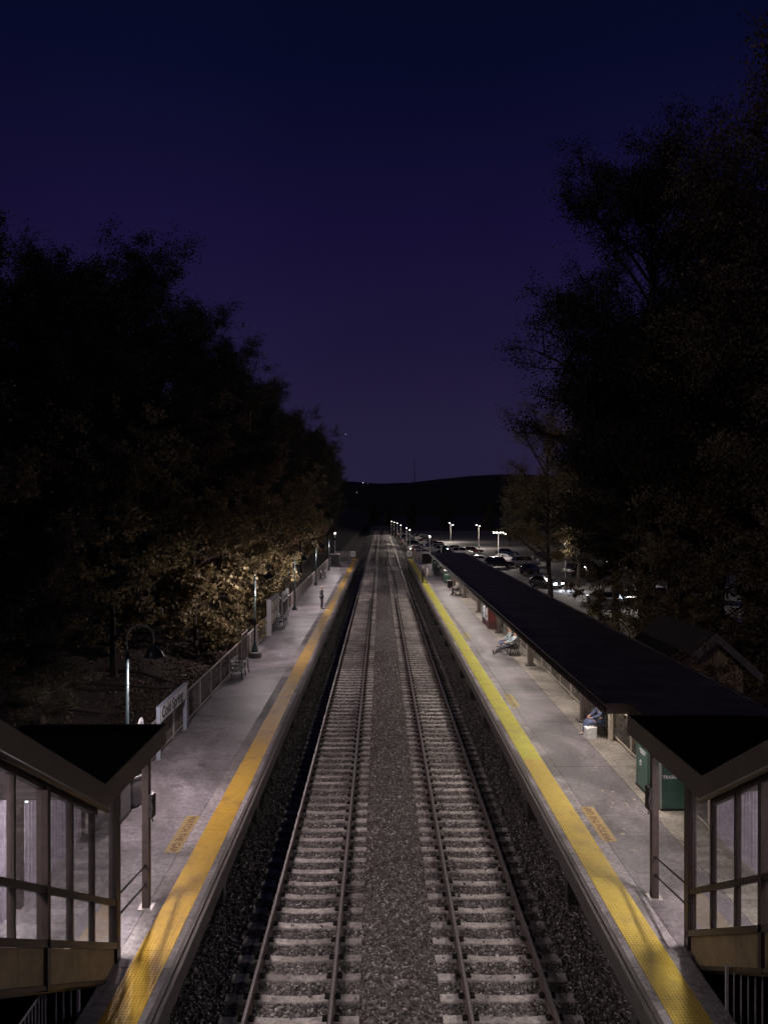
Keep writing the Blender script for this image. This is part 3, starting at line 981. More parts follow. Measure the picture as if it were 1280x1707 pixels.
# tube lights under the canopy
lab_f = 'long tube light fixed under the right platform canopy, hidden by its roof edge'
fx = []
y = 19.2
while y < 79:
    F = empty('canopy_light', (6.5, y, CT - .205), 0, lab_f, 'light', 'tube lights under the canopy')
    MB().box(-.1, .1, -.65, .65, -.06, 0).build('light_housing', M['white'], F)
    b = MB(); b.tube([(0, -.6, -.075), (0, .6, -.075)], .018, 8); b.build('fluorescent_tube', M['tube'], F)
    lamp_light('tube_and_fill_light', 'AREA', (0, 0, -.10), 95, LC_CAN, F, .2, 1.3)
    y += 4.85

# ================================================================== FENCES
def fence(X, Y0, Y1, s, lab, npick, m):
    F = empty('platform_fence', (X, Y0, PZ), 0, lab, 'fence')
    H = 1.15
    n = int(round((Y1 - Y0) / 1.83)); d = (Y1 - Y0) / n
    pm = MB().box(-.028, .028, -.028, .028, 0, H + .02).mesh('post', m)
    km = MB().box(-.006, .006, -.006, .006, .12, H - .03).mesh('picket', M['picket'])
    for i in range(n + 1):
        link('post', pm, F, (0, i * d, 0))
    b = MB(); b.box(-.025, .025, 0, Y1 - Y0, H - .03, H + .02); b.build('top_rail', m, F)
    b = MB(); b.box(-.02, .02, 0, Y1 - Y0, .09, .13); b.build('bottom_rail', m, F)
    y = .12; k = 0; rest = MB()
    while y < Y1 - Y0 - .05:
        if k < npick: link('picket', km, F, (0, y, 0))
        else: rest.box(-.008, .008, y - .008, y + .008, .12, H - .03)
        y += .115; k += 1
    o = rest.build('picket_run', M['picket'], F); o['kind'] = 'stuff'
fence(-6.92, 17.6, 116.5, -1, 'grey picket fence along the back of the left platform', 240, M['fence'])
fence(7.80, 17.6, 116.5, 1, 'buff picket fence along the back of the right platform', 240, M['fence_r'])
# taller gate panel by the second lamp
G = empty('gate_panel', (-6.78, 36.4, PZ), 0, 'taller pale framed gate panel beside the lamp with the round concrete base', 'gate')
b = MB()
b.box(-.02, .02, 0, .05, 0, 1.55); b.box(-.02, .02, 1.55, 1.6, 0, 1.55); b.box(-.02, .02, .05, 1.55, 1.5, 1.55); b.box(-.02, .02, .05, 1.55, .1, .15)
b.build_each('gate_frame', M['galv'], G)
for i in range(12): MB().box(-.007, .007, .16 + i * .115, .174 + i * .115, .15, 1.5).build('gate_bar', M['picket'], G)

# ================================================================== PLATFORM LAMPS
def bell_lamp_proto():
    L = empty('platform_lamp', (0, 0, 0), 0, None, 'street lamp', 'bell shaded lamps along the left platform')
    b = MB(); b.lathe([(.20, 0), (.20, .06), (.17, .12), (.13, .22), (.10, .34), (.075, .42), (.085, .46), (.06, .5)], n=14)
    b.build('lamp_base', M['lamp_green'], L, smooth=True)
    b = MB(); b.lathe([(.058, .5), (.05, 1.6), (.06, 1.62), (.06, 1.68), (.048, 1.7), (.042, 3.95)], n=12)
    b.build('post', M['lamp_green'], L, smooth=True)
    b = MB()
    pts = [(0, 0, 3.95), (0, 0, 4.3)]
    for k in range(9):
        a = math.pi - k * math.pi / 8
        pts.append((.35 + .35 * math.cos(a), 0, 4.3 + .34 * math.sin(a)))
    pts.append((.7, 0, 4.12))
    b.tube(pts, .022, 8); b.build('arm', M['arm_grey'], L, smooth=True)
    b = MB(); b.lathe([(.04, 4.14), (.07, 4.10), (.09, 4.04), (.17, 3.99), (.21, 3.93), (.235, 3.84), (.27, 3.81), (.262, 3.805), (.22, 3.84), (.19, 3.92), (.1, 3.98)], cx=.7, n=20)
    b.build('lamp_shade', M['lamp_green'], L, smooth=True)
    b = MB(); b.lathe([(.02, 3.94), (.05, 3.925), (.05, 3.90), (.03, 3.885)], cx=.7, n=12)
    b.build('bulb', M['bulb'], L, smooth=True)
    lamp_light('lamp_glow', 'POINT', (.7, 0, 3.72), 500, LC_LEFT, L, .08)
    return L
bl = bell_lamp_proto(); km_ = kid_map(bl)
labs = ['nearest bell shaded lamp, its pale teal post rising beside the small white sign',
        'bell shaded lamp on the round concrete base beside the gate panel',
        'bell shaded lamp just beyond the noticeboard, above the man on the left platform',
        'fourth bell shaded lamp on the left platform, behind the standing man',
        'farthest bell shaded lamp, beside the dark cabinet on the left platform']
for i, (x, y) in enumerate(((-6.62, 19.5), (-6.68, 38.6), (-6.55, 56.9), (-6.55, 75.6), (-6.5, 94.2))):
    o = bl if i == 0 else copy_tree(bl, None, km_)
    o.location = (x, y, PZ + (.32 if i == 1 else 0)); o['label'] = labs[i]
    if i == 1: o.location.z = PZ + .30
    if i == 0:
        near_lamp = o
for c in kids(near_lamp):
    if c.type == 'LIGHT': near_light = c
PB = MB().lathe([(.36, 0), (.36, .24), (.34, .3), (.05, .3)], n=20).build('lamp_plinth', M['strip'], smooth=False, loc=(-6.5, 38.6, PZ))
tag(PB, 'round concrete plinth under the second lamp of the left platform', 'plinth')
bpy.data.objects  # noqa
for o in [c for c in bpy.data.objects if c.name.startswith('platform_lamp') and abs(c.location.y - 38.6) < .01]:
    o.location.x = -6.5

near_light.data = near_light.data.copy()
near_light.location.z = 3.875; near_light.data.shadow_soft_size = .03; near_light.data.energy = 700
# far platform lamps of the right platform and tall poles
def pole_lamp(x, y, h, lab, box=False, glow=0):
    P_ = empty('lamp_column', (x, y, PZ), 0, lab, 'street lamp')
    b = MB(); b.lathe([(.16, 0), (.14, .3), (.07, .4), (.06, h)], n=10); b.build('post', M['white'], P_, smooth=True)
    b = MB(); b.lathe([(.03, h), (.16, h + .05), (.18, h + .2), (.1, h + .32), (.02, h + .34)], n=10); b.build('lantern', M['offwhite'] if not glow else M['dim_lantern'], P_, smooth=True)
    if box:
        MB().box(-.3, .3, -.08, .08, h * .45, h * .62).build('sign_box', M['white'], P_)
    if glow:
        lamp_light('lamp_glow', 'POINT', (0, 0, h + .6), glow, LC_LEFT, P_, .12)
pole_lamp(-6.9, 113, 3.9, 'pale lamp column at the far end of the left platform', glow=180)
pole_lamp(7.5, 113, 3.4, 'pale lamp column at the far end of the right platform, behind the dark cabinet', glow=220)
pole_lamp(8.5, 104, 2.4, 'short pale column with a crossed box beyond the canopy end', box=True)

# ================================================================== SIGNS ON THE LEFT PLATFORM
def station_sign(y0, y1, h, bh, lab, size, far=False):
    G = empty('station_sign', (-6.78, y0, PZ), 0, lab, 'sign')
    L = y1 - y0
    for yy_ in (0, L):
        b = MB(); b.box(-.06, .06, yy_ - .05, yy_ + .05, 0, h); b.build('sign_post', M['bluegrey'] if not far else M['offwhite'], G)
        MB().box(-.1, .1, yy_ - .1, yy_ + .1, -.001, .02).build('base_plate', M['galv'], G)
    MB().box(-.05, .05, .052, L - .052, h - bh - .04, h - .0).build('sign_frame', M['bluegrey'], G)
    MB().box(.051, .062, .1, L - .1, h - bh, h - .05).build('sign_board', M['white'], G)
    # the board faces the tracks (+X), read from near (-Y) to far (+Y)
    text_obj('lettering', 'Cold Spring', size, M['ink'], G, (.066, L * .43, h - bh / 2 - .03), (R(90), 0, R(90)), extrude=.002, bold=.012)
    return G
station_sign(22.8, 25.9, 1.64, .50, 'Cold Spring station name sign just beyond the left stair roof', .50)
station_sign(51.4, 54.6, 1.9, .62, 'second Cold Spring name sign, beyond the noticeboard', .50, True)

NB = empty('notice_board', (-6.74, 45.2, PZ), 0, 'pale framed glass noticeboard with posters beside a bench', 'noticeboard')
for yy_ in (0, 3.3): MB().box(-.14, .14, yy_ - .1, yy_ + .1, 0, 2.15).build('board_post', M['offwhite'], NB)
MB().box(-.10, .05, .1, 3.2, .55, 2.1).build('cabinet', M['offwhite'], NB)
MB().box(-.12, .13, -.1, 3.4, 2.15, 2.22).build('cap', M['offwhite'], NB)
for i in range(2):
    for j in range(2):
        y_ = .35 + i * 1.4; z_ = .7 + j * .72
        f = MB().box(.051, .075, y_, y_ + 1.2, z_, z_ + .62).build('poster_frame', M['stair_steel'], NB)
        MB().box(.0755, .079, y_ + .08, y_ + .58, z_ + .05, z_ + .57).build('poster', M['paper'], f)
        MB().box(.0755, .079, y_ + .62, y_ + 1.12, z_ + .05, z_ + .57).build('poster', M['paper'], f)

# small white sign with arched top behind the near lamp
SS = empty('arched_sign', (-6.75, 20.9, PZ), 0, 'small white sign with an arched top and dark lines beside the nearest lamp', 'sign')
MB().box(-.02, .02, -.02, .02, 0, 1.05).build('sign_post', M['galv'], SS)
b = MB(); ring = [(-.22, .95), (.22, .95), (.22, 1.62)] + [(.22 * math.cos(a), 1.62 + .2 * math.sin(a)) for a in np.linspace(.3, math.pi - .3, 7)] + [(-.22, 1.62)]
n = len(ring)
b.v = [(.02, y_, z_) for y_, z_ in ring] + [(.04, y_, z_) for y_, z_ in ring]
b.f = [tuple(range(n))[::-1], tuple(range(n, 2 * n))] + [(i, (i + 1) % n, (i + 1) % n + n, i + n) for i in range(n)]
b.build('sign_board', M['white'], SS)
for k, z_ in enumerate((1.02, 1.13, 1.24, 1.35)):
    MB().box(.0405, .043, -.17, .17, z_, z_ + .04).build('text_line', M['ink'], SS)
MB().box(.0405, .043, -.1, .1, 1.48, 1.68).build('emblem', M['bluegrey'], SS)

# ================================================================== BENCHES, BINS, CABINETS
def bench_proto(L=1.8):
    B = empty('bench', (0, 0, 0), 0, None, 'bench', 'black metal benches on the platforms')
    # faces -X (local), length along Y
    for y_ in np.linspace(-L / 2 + .1, L / 2 - .1, 3):
        b = MB()
        b.tube([(-.28, y_, 0), (-.24, y_, .22), (-.22, y_, .42)], .02, 6); b.tube([(.28, y_, 0), (.2, y_, .22), (.16, y_, .42), (.27, y_, .85)], .02, 6)
        b.tube([(-.24, y_, .41), (.17, y_, .41)], .02, 6)
        b.tube([(-.22, y_, .42), (-.24, y_, .62), (-.1, y_, .66), (.19, y_, .64)], .018, 6)
        b.build('bench_leg', M['bench'], B)
    sm = MB().box(-.03, .03, -L / 2, L / 2, -.012, .012).mesh('slat', M['bench'])
    for k in range(6): link('slat', sm, B, (-.21 + k * .075, 0, .435))
    for k in range(5):
        o = link('slat', sm, B, (.185 + k * .02, 0, .52 + k * .08)); o.rotation_euler = (0, R(76), 0)
    return B
bp_ = bench_proto(); kb = kid_map(bp_)
blabs = [(-6.45, 34.2, math.pi, 'black slatted bench against the left fence, between the near name sign and the gate panel'),
         (-6.45, 48.9, math.pi, 'black slatted bench in front of the noticeboard and second name sign'),
         (-6.45, 83.5, math.pi, 'small dark bench far along the left platform behind the standing man'),
         (7.02, 39.6, 0, 'black bench under the canopy where two people lounge'),
         (7.49, 25.62, 0, 'black bench near the green bins with a person in blue sitting on it'),
         (7.0, 67.0, 0, 'black bench farther along the canopy with two seated people'),
         (7.0, 90.5, 0, 'empty black bench beyond the canopy end'), ]
for i, (x, y, rz, lb) in enumerate(blabs):
    o = bp_ if i == 0 else copy_tree(bp_, None, kb)
    o.location = (x, y, PZ); o.rotation_euler = (0, 0, rz); o['label'] = lb

def recycle_symbol(parent, loc, rot, sz, m):
    b = MB()
    for k in range(3):
        a = R(90 + 120 * k)
        c, s_ = math.cos(a), math.sin(a)
        # bent arrow segment
        P0 = [(-.42, .52), (.18, .52), (.18, .66), (.46, .38), (.18, .12), (.18, .30), (-.30, .30)]
        vs = []
        for zlev in (0, .004):
            for (u, v_) in P0:
                vs.append(((u * c - v_ * s_) * sz, (u * s_ + v_ * c) * sz, zlev))
        n_ = len(P0)
        b.add(vs, [tuple(range(n_))[::-1], tuple(range(n_, 2 * n_))] + [(i, (i + 1) % n_, (i + 1) % n_ + n_, i + n_) for i in range(n_)])
    o = b.build('recycling_symbol', m, parent, loc=loc); o.rotation_euler = rot
    return o
# green double bin (right)
GB = empty('recycling_bin', (7.13, 18.86, PZ), 0, 'tall dark green bin marked TRASH on its near side, beside the right stair enclosure', 'bin')
MB().box(0, .60, 0, 1.86, .05, 1.50).build('bin_body', M['green_bin'], GB, bevel=.008)
MB().box(-.02, .62, -.02, 1.88, 0, .05).build('plinth', M['black'], GB)
MB().box(-.03, .63, -.03, 1.89, 1.50, 1.56).build('lid', M['green_bin'], GB)
MB().box(-.012, -.001, .90, .935, .08, 1.46).build('door_gap', M['black'], GB)
MB().box(-.02, .012, -.012, .012, .05, 1.5).build('corner_trim', M['galv'], GB)
text_obj('lettering', 'TRASH', .115, M['white'], GB, (.215, -.004, .85), (R(90), 0, 0), extrude=.002, bold=.004)
for k, (z_, w_) in enumerate(((1.30, .5), (1.22, .42), (1.07, .5), (1.0, .34))):
    MB().box(-.004, -.001, 1.35 - w_ / 2, 1.35 + w_ / 2, z_, z_ + .04).build('text_line', M['white'], GB)
recycle_symbol(GB, (-.001, 1.5, .72), (R(90), 0, R(-90)), .13, M['white'])
MB().box(-.006, -.001, .25, .7, 1.05, 1.25).build('bin_opening', M['black'], GB)
# grey bin left
LB = empty('recycling_bin', (-6.93, 17.7, PZ), 0, 'low grey steel bin with white symbols beside the left stair enclosure', 'bin')
MB().box(0, .60, 0, 1.2, .05, .92).build('bin_body', M['grey_bin'], LB, bevel=.008)
MB().box(-.02, .62, -.02, 1.22, 0, .05).build('plinth', M['black'], LB)
MB().box(-.01, .61, -.01, 1.21, .92, .95).build('lid', M['grey_bin'], LB)
recycle_symbol(LB, (.603, .22, .62), (R(90), 0, R(90)), .09, M['white'])
for z_ in (.78, .83): MB().box(.601, .604, .1, .36, z_, z_ + .025).build('text_line', M['white'], LB)
TB = empty('litter_bin', (-6.45, 19.35, PZ), 0, 'round dark litter bin with a domed lid beyond the low grey bin', 'bin')
MB().lathe([(.22, 0), (.25, .04), (.27, .72), (.25, .74)], n=20).build('bin_body', M['grey_bin'], TB, smooth=True)
MB().lathe([(.29, .74), (.30, .78), (.29, .80)], n=20).build('rim', M['offwhite'], TB)
MB().lathe([(.27, .80), (.27, .92), (.2, 1.03), (.08, 1.08), (.0, 1.09)], n=20).build('domed_lid', M['black'], TB, smooth=True)

def box_cab(name, x, y, w, d, h, m, lab, cat, lidm=None):
    B = empty(name, (x, y, PZ), 0, lab, cat)
    MB().box(-w / 2, w / 2, 0, d, .06, h).build('cabinet_body', m, B, bevel=.015)
    MB().box(-w / 2 + .03, w / 2 - .03, .03, d - .03, 0, .06).build('plinth', M['black'], B)
    MB().box(-w / 2 - .04, w / 2 + .04, -.04, d + .04, h, h + .07).build('cabinet_top', lidm or m, B)
    for i in (-1, 1): MB().box(i * w / 4 - w / 5, i * w / 4 + w / 5, -.02, -.001, .15, h - .1).build('door_panel', m, B)
    return B
box_cab('storage_cabinet', -6.35, 104.0, 1.3, 1.0, 1.4, M['black'], 'dark storage cabinet on the far end of the left platform', 'cabinet', M['offwhite'])
box_cab('storage_cabinet', 6.75, 108.0, 1.3, 1.0, 1.3, M['black'], 'dark storage cabinet on the far end of the right platform', 'cabinet', M['offwhite'])
def green_bin(x, y, lab):
    B = empty('recycling_bin', (x, y, PZ), 0, lab, 'bin')
    MB().box(-.3, .3, 0, 1.2, .04, 1.25).build('bin_body', M['green_bin'], B, bevel=.01)
    MB().box(-.28, .28, .02, 1.18, 0, .04).build('plinth', M['black'], B)
    MB().box(-.33, .33, -.03, 1.23, 1.25, 1.32).build('lid', M['offwhite'], B)
    MB().box(-.2, .2, -.006, -.001, .85, .95).build('label_panel', M['white'], B)
green_bin(6.95, 77.6, 'green recycling bin under the far part of the canopy, behind the two seated people')
green_bin(7.0, 95.0, 'green recycling bin beyond the canopy end, near the dark cabinet')
# litter bin far
FB = empty('litter_bin', (6.85, 73.2, PZ), 0, 'squat dark litter bin in front of the far green bin under the canopy', 'bin')
MB().lathe([(.22, 0), (.27, .05), (.28, .7), (.3, .74), (.2, .86), (.02, .9)], n=16).build('bin_body', M['bench'], FB, smooth=True)
MB().lathe([(.30, .69), (.31, .72), (.3, .75)], n=16).build('rim', M['offwhite'], FB)

# vending machines
for i, (y_, lb) in enumerate(((47.75, 'nearer red sided ticket machine under the canopy, with its white front to the tracks'), (49.25, 'farther red sided ticket machine under the canopy, behind the first'))):
    V_ = empty('ticket_machine', (6.9, y_, PZ), 0, lb, 'ticket machine')
    MB().box(0, .75, 0, 1.4, .42, 2.05).build('machine_body', M['red'], V_, bevel=.01)
    MB().box(.02, .75, .02, 1.38, 0, .42).build('machine_base', mat('dull_maroon_base', (.12, .05, .045), .6), V_)
    MB().box(-.035, -.001, .08, .72, .5, 1.95).build('front_panel', M['white'], V_, bevel=.006)
    MB().box(-.03, -.001, .80, 1.32, .5, 1.95).build('side_panel', M['bluegrey'], V_)
    f = MB().box(-.05, -.036, .2, .6, 1.25, 1.6).build('screen', M['black'], V_)
    MB().box(-.05, -.036, .25, .55, .7, .85).build('tray', M['stair_steel'], V_)

# red marker post and white marker beyond the right platform end
RP = empty('marker_post', (5.25, 118.0, PZ - 1.4), 0, 'dull red marker post with a white base beyond the right platform end', 'post')
MB().lathe([(.14, 0), (.14, 1.5), (.1, 1.55)], n=10).build('post', M['white'], RP)
MB().lathe([(.2, 1.55), (.2, 2.9), (.05, 3.0)], n=10).build('red_sleeve', M['red'], RP)
WS = empty('white_sign', (9.6, 104.0, -.12), 0, 'upright white sign beyond the far end of the canopy roof', 'sign')
MB().box(-.03, .03, -.03, .03, 0, 1.7).build('sign_post', M['galv'], WS)
MB().box(-.3, .3, -.05, -.031, 1.7, 2.7).build('sign_board', M['white'], WS)
MB().box(-.18, .18, -.054, -.0505, 1.85, 2.5).build('arrow_panel', M['ink'], WS)

# ================================================================== PEOPLE
def skin_mesh(name, J, E, rad, m, levels=1, root=0):
    me = bpy.data.meshes.new(name)
    me.from_pydata([tuple(j) for j in J], E, [])
    o = bpy.data.objects.new(name + '_tmp', me); COL.objects.link(o)
    sk = o.modifiers.new('skin', 'SKIN'); sk.use_smooth_shade = True
    lay = me.skin_vertices[0].data if me.skin_vertices else None
    if lay is None:
        bm = bmesh.new(); bm.from_mesh(me); bm.verts.layers.skin.verify(); bm.to_mesh(me); bm.free(); lay = me.skin_vertices[0].data
    for i, r_ in enumerate(rad):
        lay[i].radius = r_ if isinstance(r_, tuple) else (r_, r_)
        lay[i].use_root = (i == root)
    sb = o.modifiers.new('sub', 'SUBSURF'); sb.levels = levels; sb.render_levels = levels
    bpy.context.view_layer.update()
    out_ = bpy.data.meshes.new_from_object(o.evaluated_get(bpy.context.evaluated_depsgraph_get()))
    bpy.data.objects.remove(o)
    out_.materials.clear(); out_.materials.append(m)
    for p in out_.polygons: p.use_smooth = True
    out_.name = name
    return out_

CL = {}
def cloth(name, c):
    if name not in CL: CL[name] = mat(name, c, .85, .25, 12, .4, 90)
    return CL[name]

def person(loc, rz, pose, lab, top, legs, hair, shoes=(.02, .02, .02), group=None):
    """pose: dict of joint positions in local metres, +Y is forward. pelvis at index 0"""
    P_ = empty('person', loc, rz, lab, 'person')
    g = {k_: Vector(v_) for k_, v_ in pose.items()}
    J = []; E = []; rad = []
    idx = {}
    def j(n_, p, r_, par=None):
        idx[n_] = len(J); J.append(p); rad.append(r_)
        if par is not None: E.append((idx[par], idx[n_]))
    up = (g['neck'] - g['pelvis'])
    j('pelvis', g['pelvis'], (.135, .105))
    j('waist', g['pelvis'] + up * .38, (.12, .09), 'pelvis')
    j('chest', g['pelvis'] + up * .76, (.15, .105), 'waist')
    j('neck', g['neck'], .055, 'chest')
    hd = (g['head'] - g['neck']).normalized()
    j('chin', g['neck'] + hd * .07, .06, 'neck')
    j('head', g['head'], .095, 'chin'); j('crown', g['head'] + hd * .09, .065, 'head')
    for s_ in ('l', 'r'):
        j('sh' + s_, g['sh' + s_], .055, 'chest'); j('el' + s_, g['el' + s_], .040, 'sh' + s_); j('wr' + s_, g['wr' + s_], .028, 'el' + s_)
        d = (g['wr' + s_] - g['el' + s_]).normalized()
        pm_ = g['wr' + s_] + d * .06
        j('pa' + s_, pm_, (.034, .018), 'wr' + s_)
        side = Vector((1 if s_ == 'r' else -1, 0, 0))
        perp = d.cross(side).normalized() if d.cross(side).length > .1 else Vector((0, 1, 0))
        for q in range(4):
            o_ = perp * ((q - 1.5) * .019)
            j('f%d' % q + s_, pm_ + d * .045 + o_, .0085, 'pa' + s_)
            j('g%d' % q + s_, pm_ + d * (.085 - abs(q - 1.3) * .008) + o_ * 1.1 - side * .015, .007, 'f%d' % q + s_)
        j('th' + s_, g['wr' + s_] + d * .05 + perp * -.045, .010, 'wr' + s_)
        j('hp' + s_, g['hp' + s_], .09, 'pelvis'); j('kn' + s_, g['kn' + s_], .058, 'hp' + s_); j('an' + s_, g['an' + s_], .040, 'kn' + s_)
        j('to' + s_, g['to' + s_], (.042, .028), 'an' + s_)
    me = skin_mesh('body', J, E, rad, M['skin'])
    link('body', me, P_)
    # nose, ears on the head
    fwd = g.get('face', Vector((0, 1, 0))).normalized()
    sd = fwd.cross(hd).normalized()
    b = MB(); h0 = g['head']
    b.add([h0 + fwd * .093 + hd * .02, h0 + fwd * .085 - hd * .03 + sd * .016, h0 + fwd * .085 - hd * .03 - sd * .016, h0 + fwd * .122 - hd * .025], [(0, 1, 3), (0, 3, 2), (1, 2, 3), (0, 2, 1)])
    for q in (-1, 1):
        c_ = h0 + sd * .092 * q - hd * .005
        b.tube([c_ - hd * .025, c_ + sd * .012 * q, c_ + hd * .025], [.008, .014, .010], 6)
    b.build('face_detail', M['skin'], P_, smooth=True)
    # hair cap
    b = MB(); ctr = h0 + hd * .035 - fwd * .012
    nseg = 10
    for a in range(7):
        th_ = a / 6 * R(105)
        for k_ in range(nseg):
            ph = 2 * math.pi * k_ / nseg
            rr = .108 * math.sin(th_)
            dvec = sd * math.cos(ph) + fwd * math.sin(ph)
            cut = .05 if (math.sin(ph) > .3 and a > 4) else 0
            b.v.append(tuple(ctr + dvec * rr * (1 if a < 6 else .97) + hd * (.105 * math.cos(th_) + cut)))
    for a in range(6):
        for k_ in range(nseg):
            p0 = a * nseg + k_; p1 = a * nseg + (k_ + 1) % nseg
            b.f.append((p0, p1, p1 + nseg, p0 + nseg))
    b.build('hair', cloth('hair_%02d' % int(hair[0] * 99), hair), P_, smooth=True)
    # clothes
    def cl(names, parents, grow, nm, m_):
        J2 = []; R2 = []; E2 = []; ii = {}
        for n_ in names:
            ii[n_] = len(J2); J2.append(J[idx[n_]]); r0 = rad[idx[n_]]
            r0 = r0 if isinstance(r0, tuple) else (r0, r0)
            R2.append((r0[0] + grow, r0[1] + grow))
        for a_, c_ in parents: E2.append((ii[a_], ii[c_]))
        link(nm, skin_mesh(nm, J2, E2, R2, m_), P_)
    cl(['waist', 'chest', 'pelvis', 'shl', 'ell', 'wrl', 'shr', 'elr', 'wrr'],
       [('waist', 'chest'), ('waist', 'pelvis'), ('chest', 'shl'), ('shl', 'ell'), ('ell', 'wrl'), ('chest', 'shr'), ('shr', 'elr'), ('elr', 'wrr')], .022, 'jacket', cloth('top_%02d_%02d' % (int(top[0] * 99), int(top[2] * 99)), top))
    cl(['pelvis', 'hpl', 'knl', 'anl', 'hpr', 'knr', 'anr'],
       [('pelvis', 'hpl'), ('hpl', 'knl'), ('knl', 'anl'), ('pelvis', 'hpr'), ('hpr', 'knr'), ('knr', 'anr')], .013, 'trousers', cloth('legs_%02d_%02d' % (int(legs[0] * 99), int(legs[2] * 99)), legs))
    for s_ in ('l', 'r'):
        a_, t_ = g['an' + s_], g['to' + s_]
        dd = (t_ - a_); dd.z = min(dd.z, 0) if pose.get('flat', True) else dd.z
        link('shoe', skin_mesh('shoe', [a_ - (t_ - a_) * .25 + Vector((0, 0, -.035)), a_ + (t_ - a_) * .4 + Vector((0, 0, -.03)), t_ + (t_ - a_) * .35], [(0, 1), (1, 2)], [(.048, .05), (.05, .045), (.045, .03)], cloth('shoe_%02d' % int(shoes[0] * 99), shoes)), P_)
    return P_

STAND = dict(pelvis=(0, 0, .95), neck=(0, .0, 1.49), head=(0, .025, 1.635), shl=(-.19, 0, 1.42), shr=(.19, 0, 1.42),
             ell=(-.25, -.03, 1.14), elr=(.25, -.02, 1.14), wrl=(-.24, .05, .89), wrr=(.23, .08, .90),
             hpl=(-.09, 0, .90), hpr=(.09, 0, .90), knl=(-.10, .02, .49), knr=(.11, .03, .49), anl=(-.11, -.02, .09), anr=(.13, 0, .09),
             tol=(-.13, .13, .035), tor=(.16, .14, .035), face=(0, 1, 0))
STAND2 = dict(STAND, elr=(.30, -.10, 1.17), wrr=(.20, .14, 1.12), wrl=(-.16, .16, 1.0), ell=(-.28, -.02, 1.15))
person((-4.54, 57.6, PZ), R(-70), STAND, 'man in a dark suit standing at the amber edge of the left platform', (.035, .04, .055), (.025, .027, .04), (.35, .32, .30))
person((4.42, 77.8, PZ), R(95), STAND2, 'person in dark clothes standing at the right platform edge, the left one of the pair', (.05, .04, .05), (.04, .035, .045), (.42, .38, .36))
person((4.85, 77.6, PZ), R(80), STAND, 'person in pale clothes with a shoulder bag, the right one of the standing pair', (.42, .38, .37), (.33, .28, .28), (.12, .08, .06))
BG = MB().box(-.16, .16, -.07, .07, 0, .34).build('shoulder_bag', cloth('bag_tan', (.3, .24, .2)), bevel=.03, loc=(5.12, 77.55, PZ + .8))
tag(BG, 'tan shoulder bag hanging at the side of the person in pale clothes', 'bag')

# seated poses; forward (+Y local) -> rotate by +90deg to face -X
SIT = dict(pelvis=(0, 0, .53), neck=(0, -.06, 1.06), head=(0, -.02, 1.22), shl=(-.19, -.06, .99), shr=(.19, -.06, .99),
           ell=(-.26, .08, .74), elr=(.26, .10, .74), wrl=(-.12, .28, .66), wrr=(.12, .30, .66),
           hpl=(-.09, .03, .52), hpr=(.09, .03, .52), knl=(-.11, .45, .50), knr=(.12, .45, .50), anl=(-.11, .42, .09), anr=(.13, .50, .09),
           tol=(-.12, .57, .035), tor=(.15, .65, .035), face=(0, 1, -.1))
LOUNGE = dict(SIT, pelvis=(0, .06, .53), neck=(0, -.20, 1.0), head=(0, -.20, 1.16), shl=(-.19, -.18, .94), shr=(.19, -.18, .94),
              hpl=(-.09, .1, .51), hpr=(.09, .1, .51),
              knl=(-.08, .52, .40), knr=(.10, .50, .44), anl=(-.06, .93, .10), anr=(.05, .90, .18), tol=(-.08, 1.02, .17), tor=(.06, 1.0, .26))
CROSS = dict(SIT, knr=(.0, .48, .62), anr=(-.28, .58, .40), tor=(-.38, .68, .36), hpr=(.09, .05, .53))
person((6.93, 39.15, PZ), R(90), LOUNGE, 'person lounging on the bench with dark trousered legs stretched to the platform', (.30, .36, .40), (.045, .045, .06), (.10, .07, .05))
person((6.93, 40.05, PZ), R(90), CROSS, 'person in blue jeans with crossed legs on the far half of the lounging bench', (.26, .33, .34), (.10, .12, .20), (.25, .16, .09))
person((7.40, 25.1, PZ), R(90), SIT, 'person in dark blue sitting on the bench beside a white bag', (.07, .09, .16), (.10, .12, .22), (.08, .06, .05), (.3, .3, .35))
person((6.93, 66.55, PZ), R(90), SIT, 'seated person in a white top on the far canopy bench', (.42, .36, .38), (.05, .04, .05), (.06, .05, .04))
person((6.93, 67.4, PZ), R(90), CROSS, 'seated person in a pale green top on the far canopy bench', (.25, .36, .33), (.05, .05, .07), (.05, .04, .04))
# white bag on the floor
b = MB(); b.add([(-.17, -.1, 0), (.17, -.1, 0), (.17, .1, 0), (-.17, .1, 0), (-.19, -.12, .36), (.18, -.12, .39), (.2, .12, .37), (-.18, .11, .40)], BOXF)
WB = empty('shopping_bag', (7.02, 24.85, PZ), R(12), 'white paper shopping bag standing by the feet of the person in blue', 'bag')
b.build('bag_body', mat('white_paper_bag', (.82, .80, .78), .8, .15, 8, .5, 20), WB)
b = MB(); b.tube([(-.08, -.11, .37), (-.07, -.11, .47), (.07, -.11, .47), (.08, -.11, .37)], .006, 5); b.build('handle', M['offwhite'], WB)

# ================================================================== TREES
def leaf_cloud(P, size, m, name='foliage'):
    n = len(P)
    s_ = rng.uniform(size * .6, size * 1.25, n)
    Rm = randrot(n)
    q = np.array([[-.5, 0, 0], [0, -.42, .08], [.62, 0, 0], [0, .42, .08]])
    V = np.einsum('nij,vj->nvi', Rm, q) * s_[:, None, None] + P[:, None, :]
    F = np.arange(n * 4).reshape(n, 4)
    return np_mesh(name, V.reshape(-1, 3), F, m)

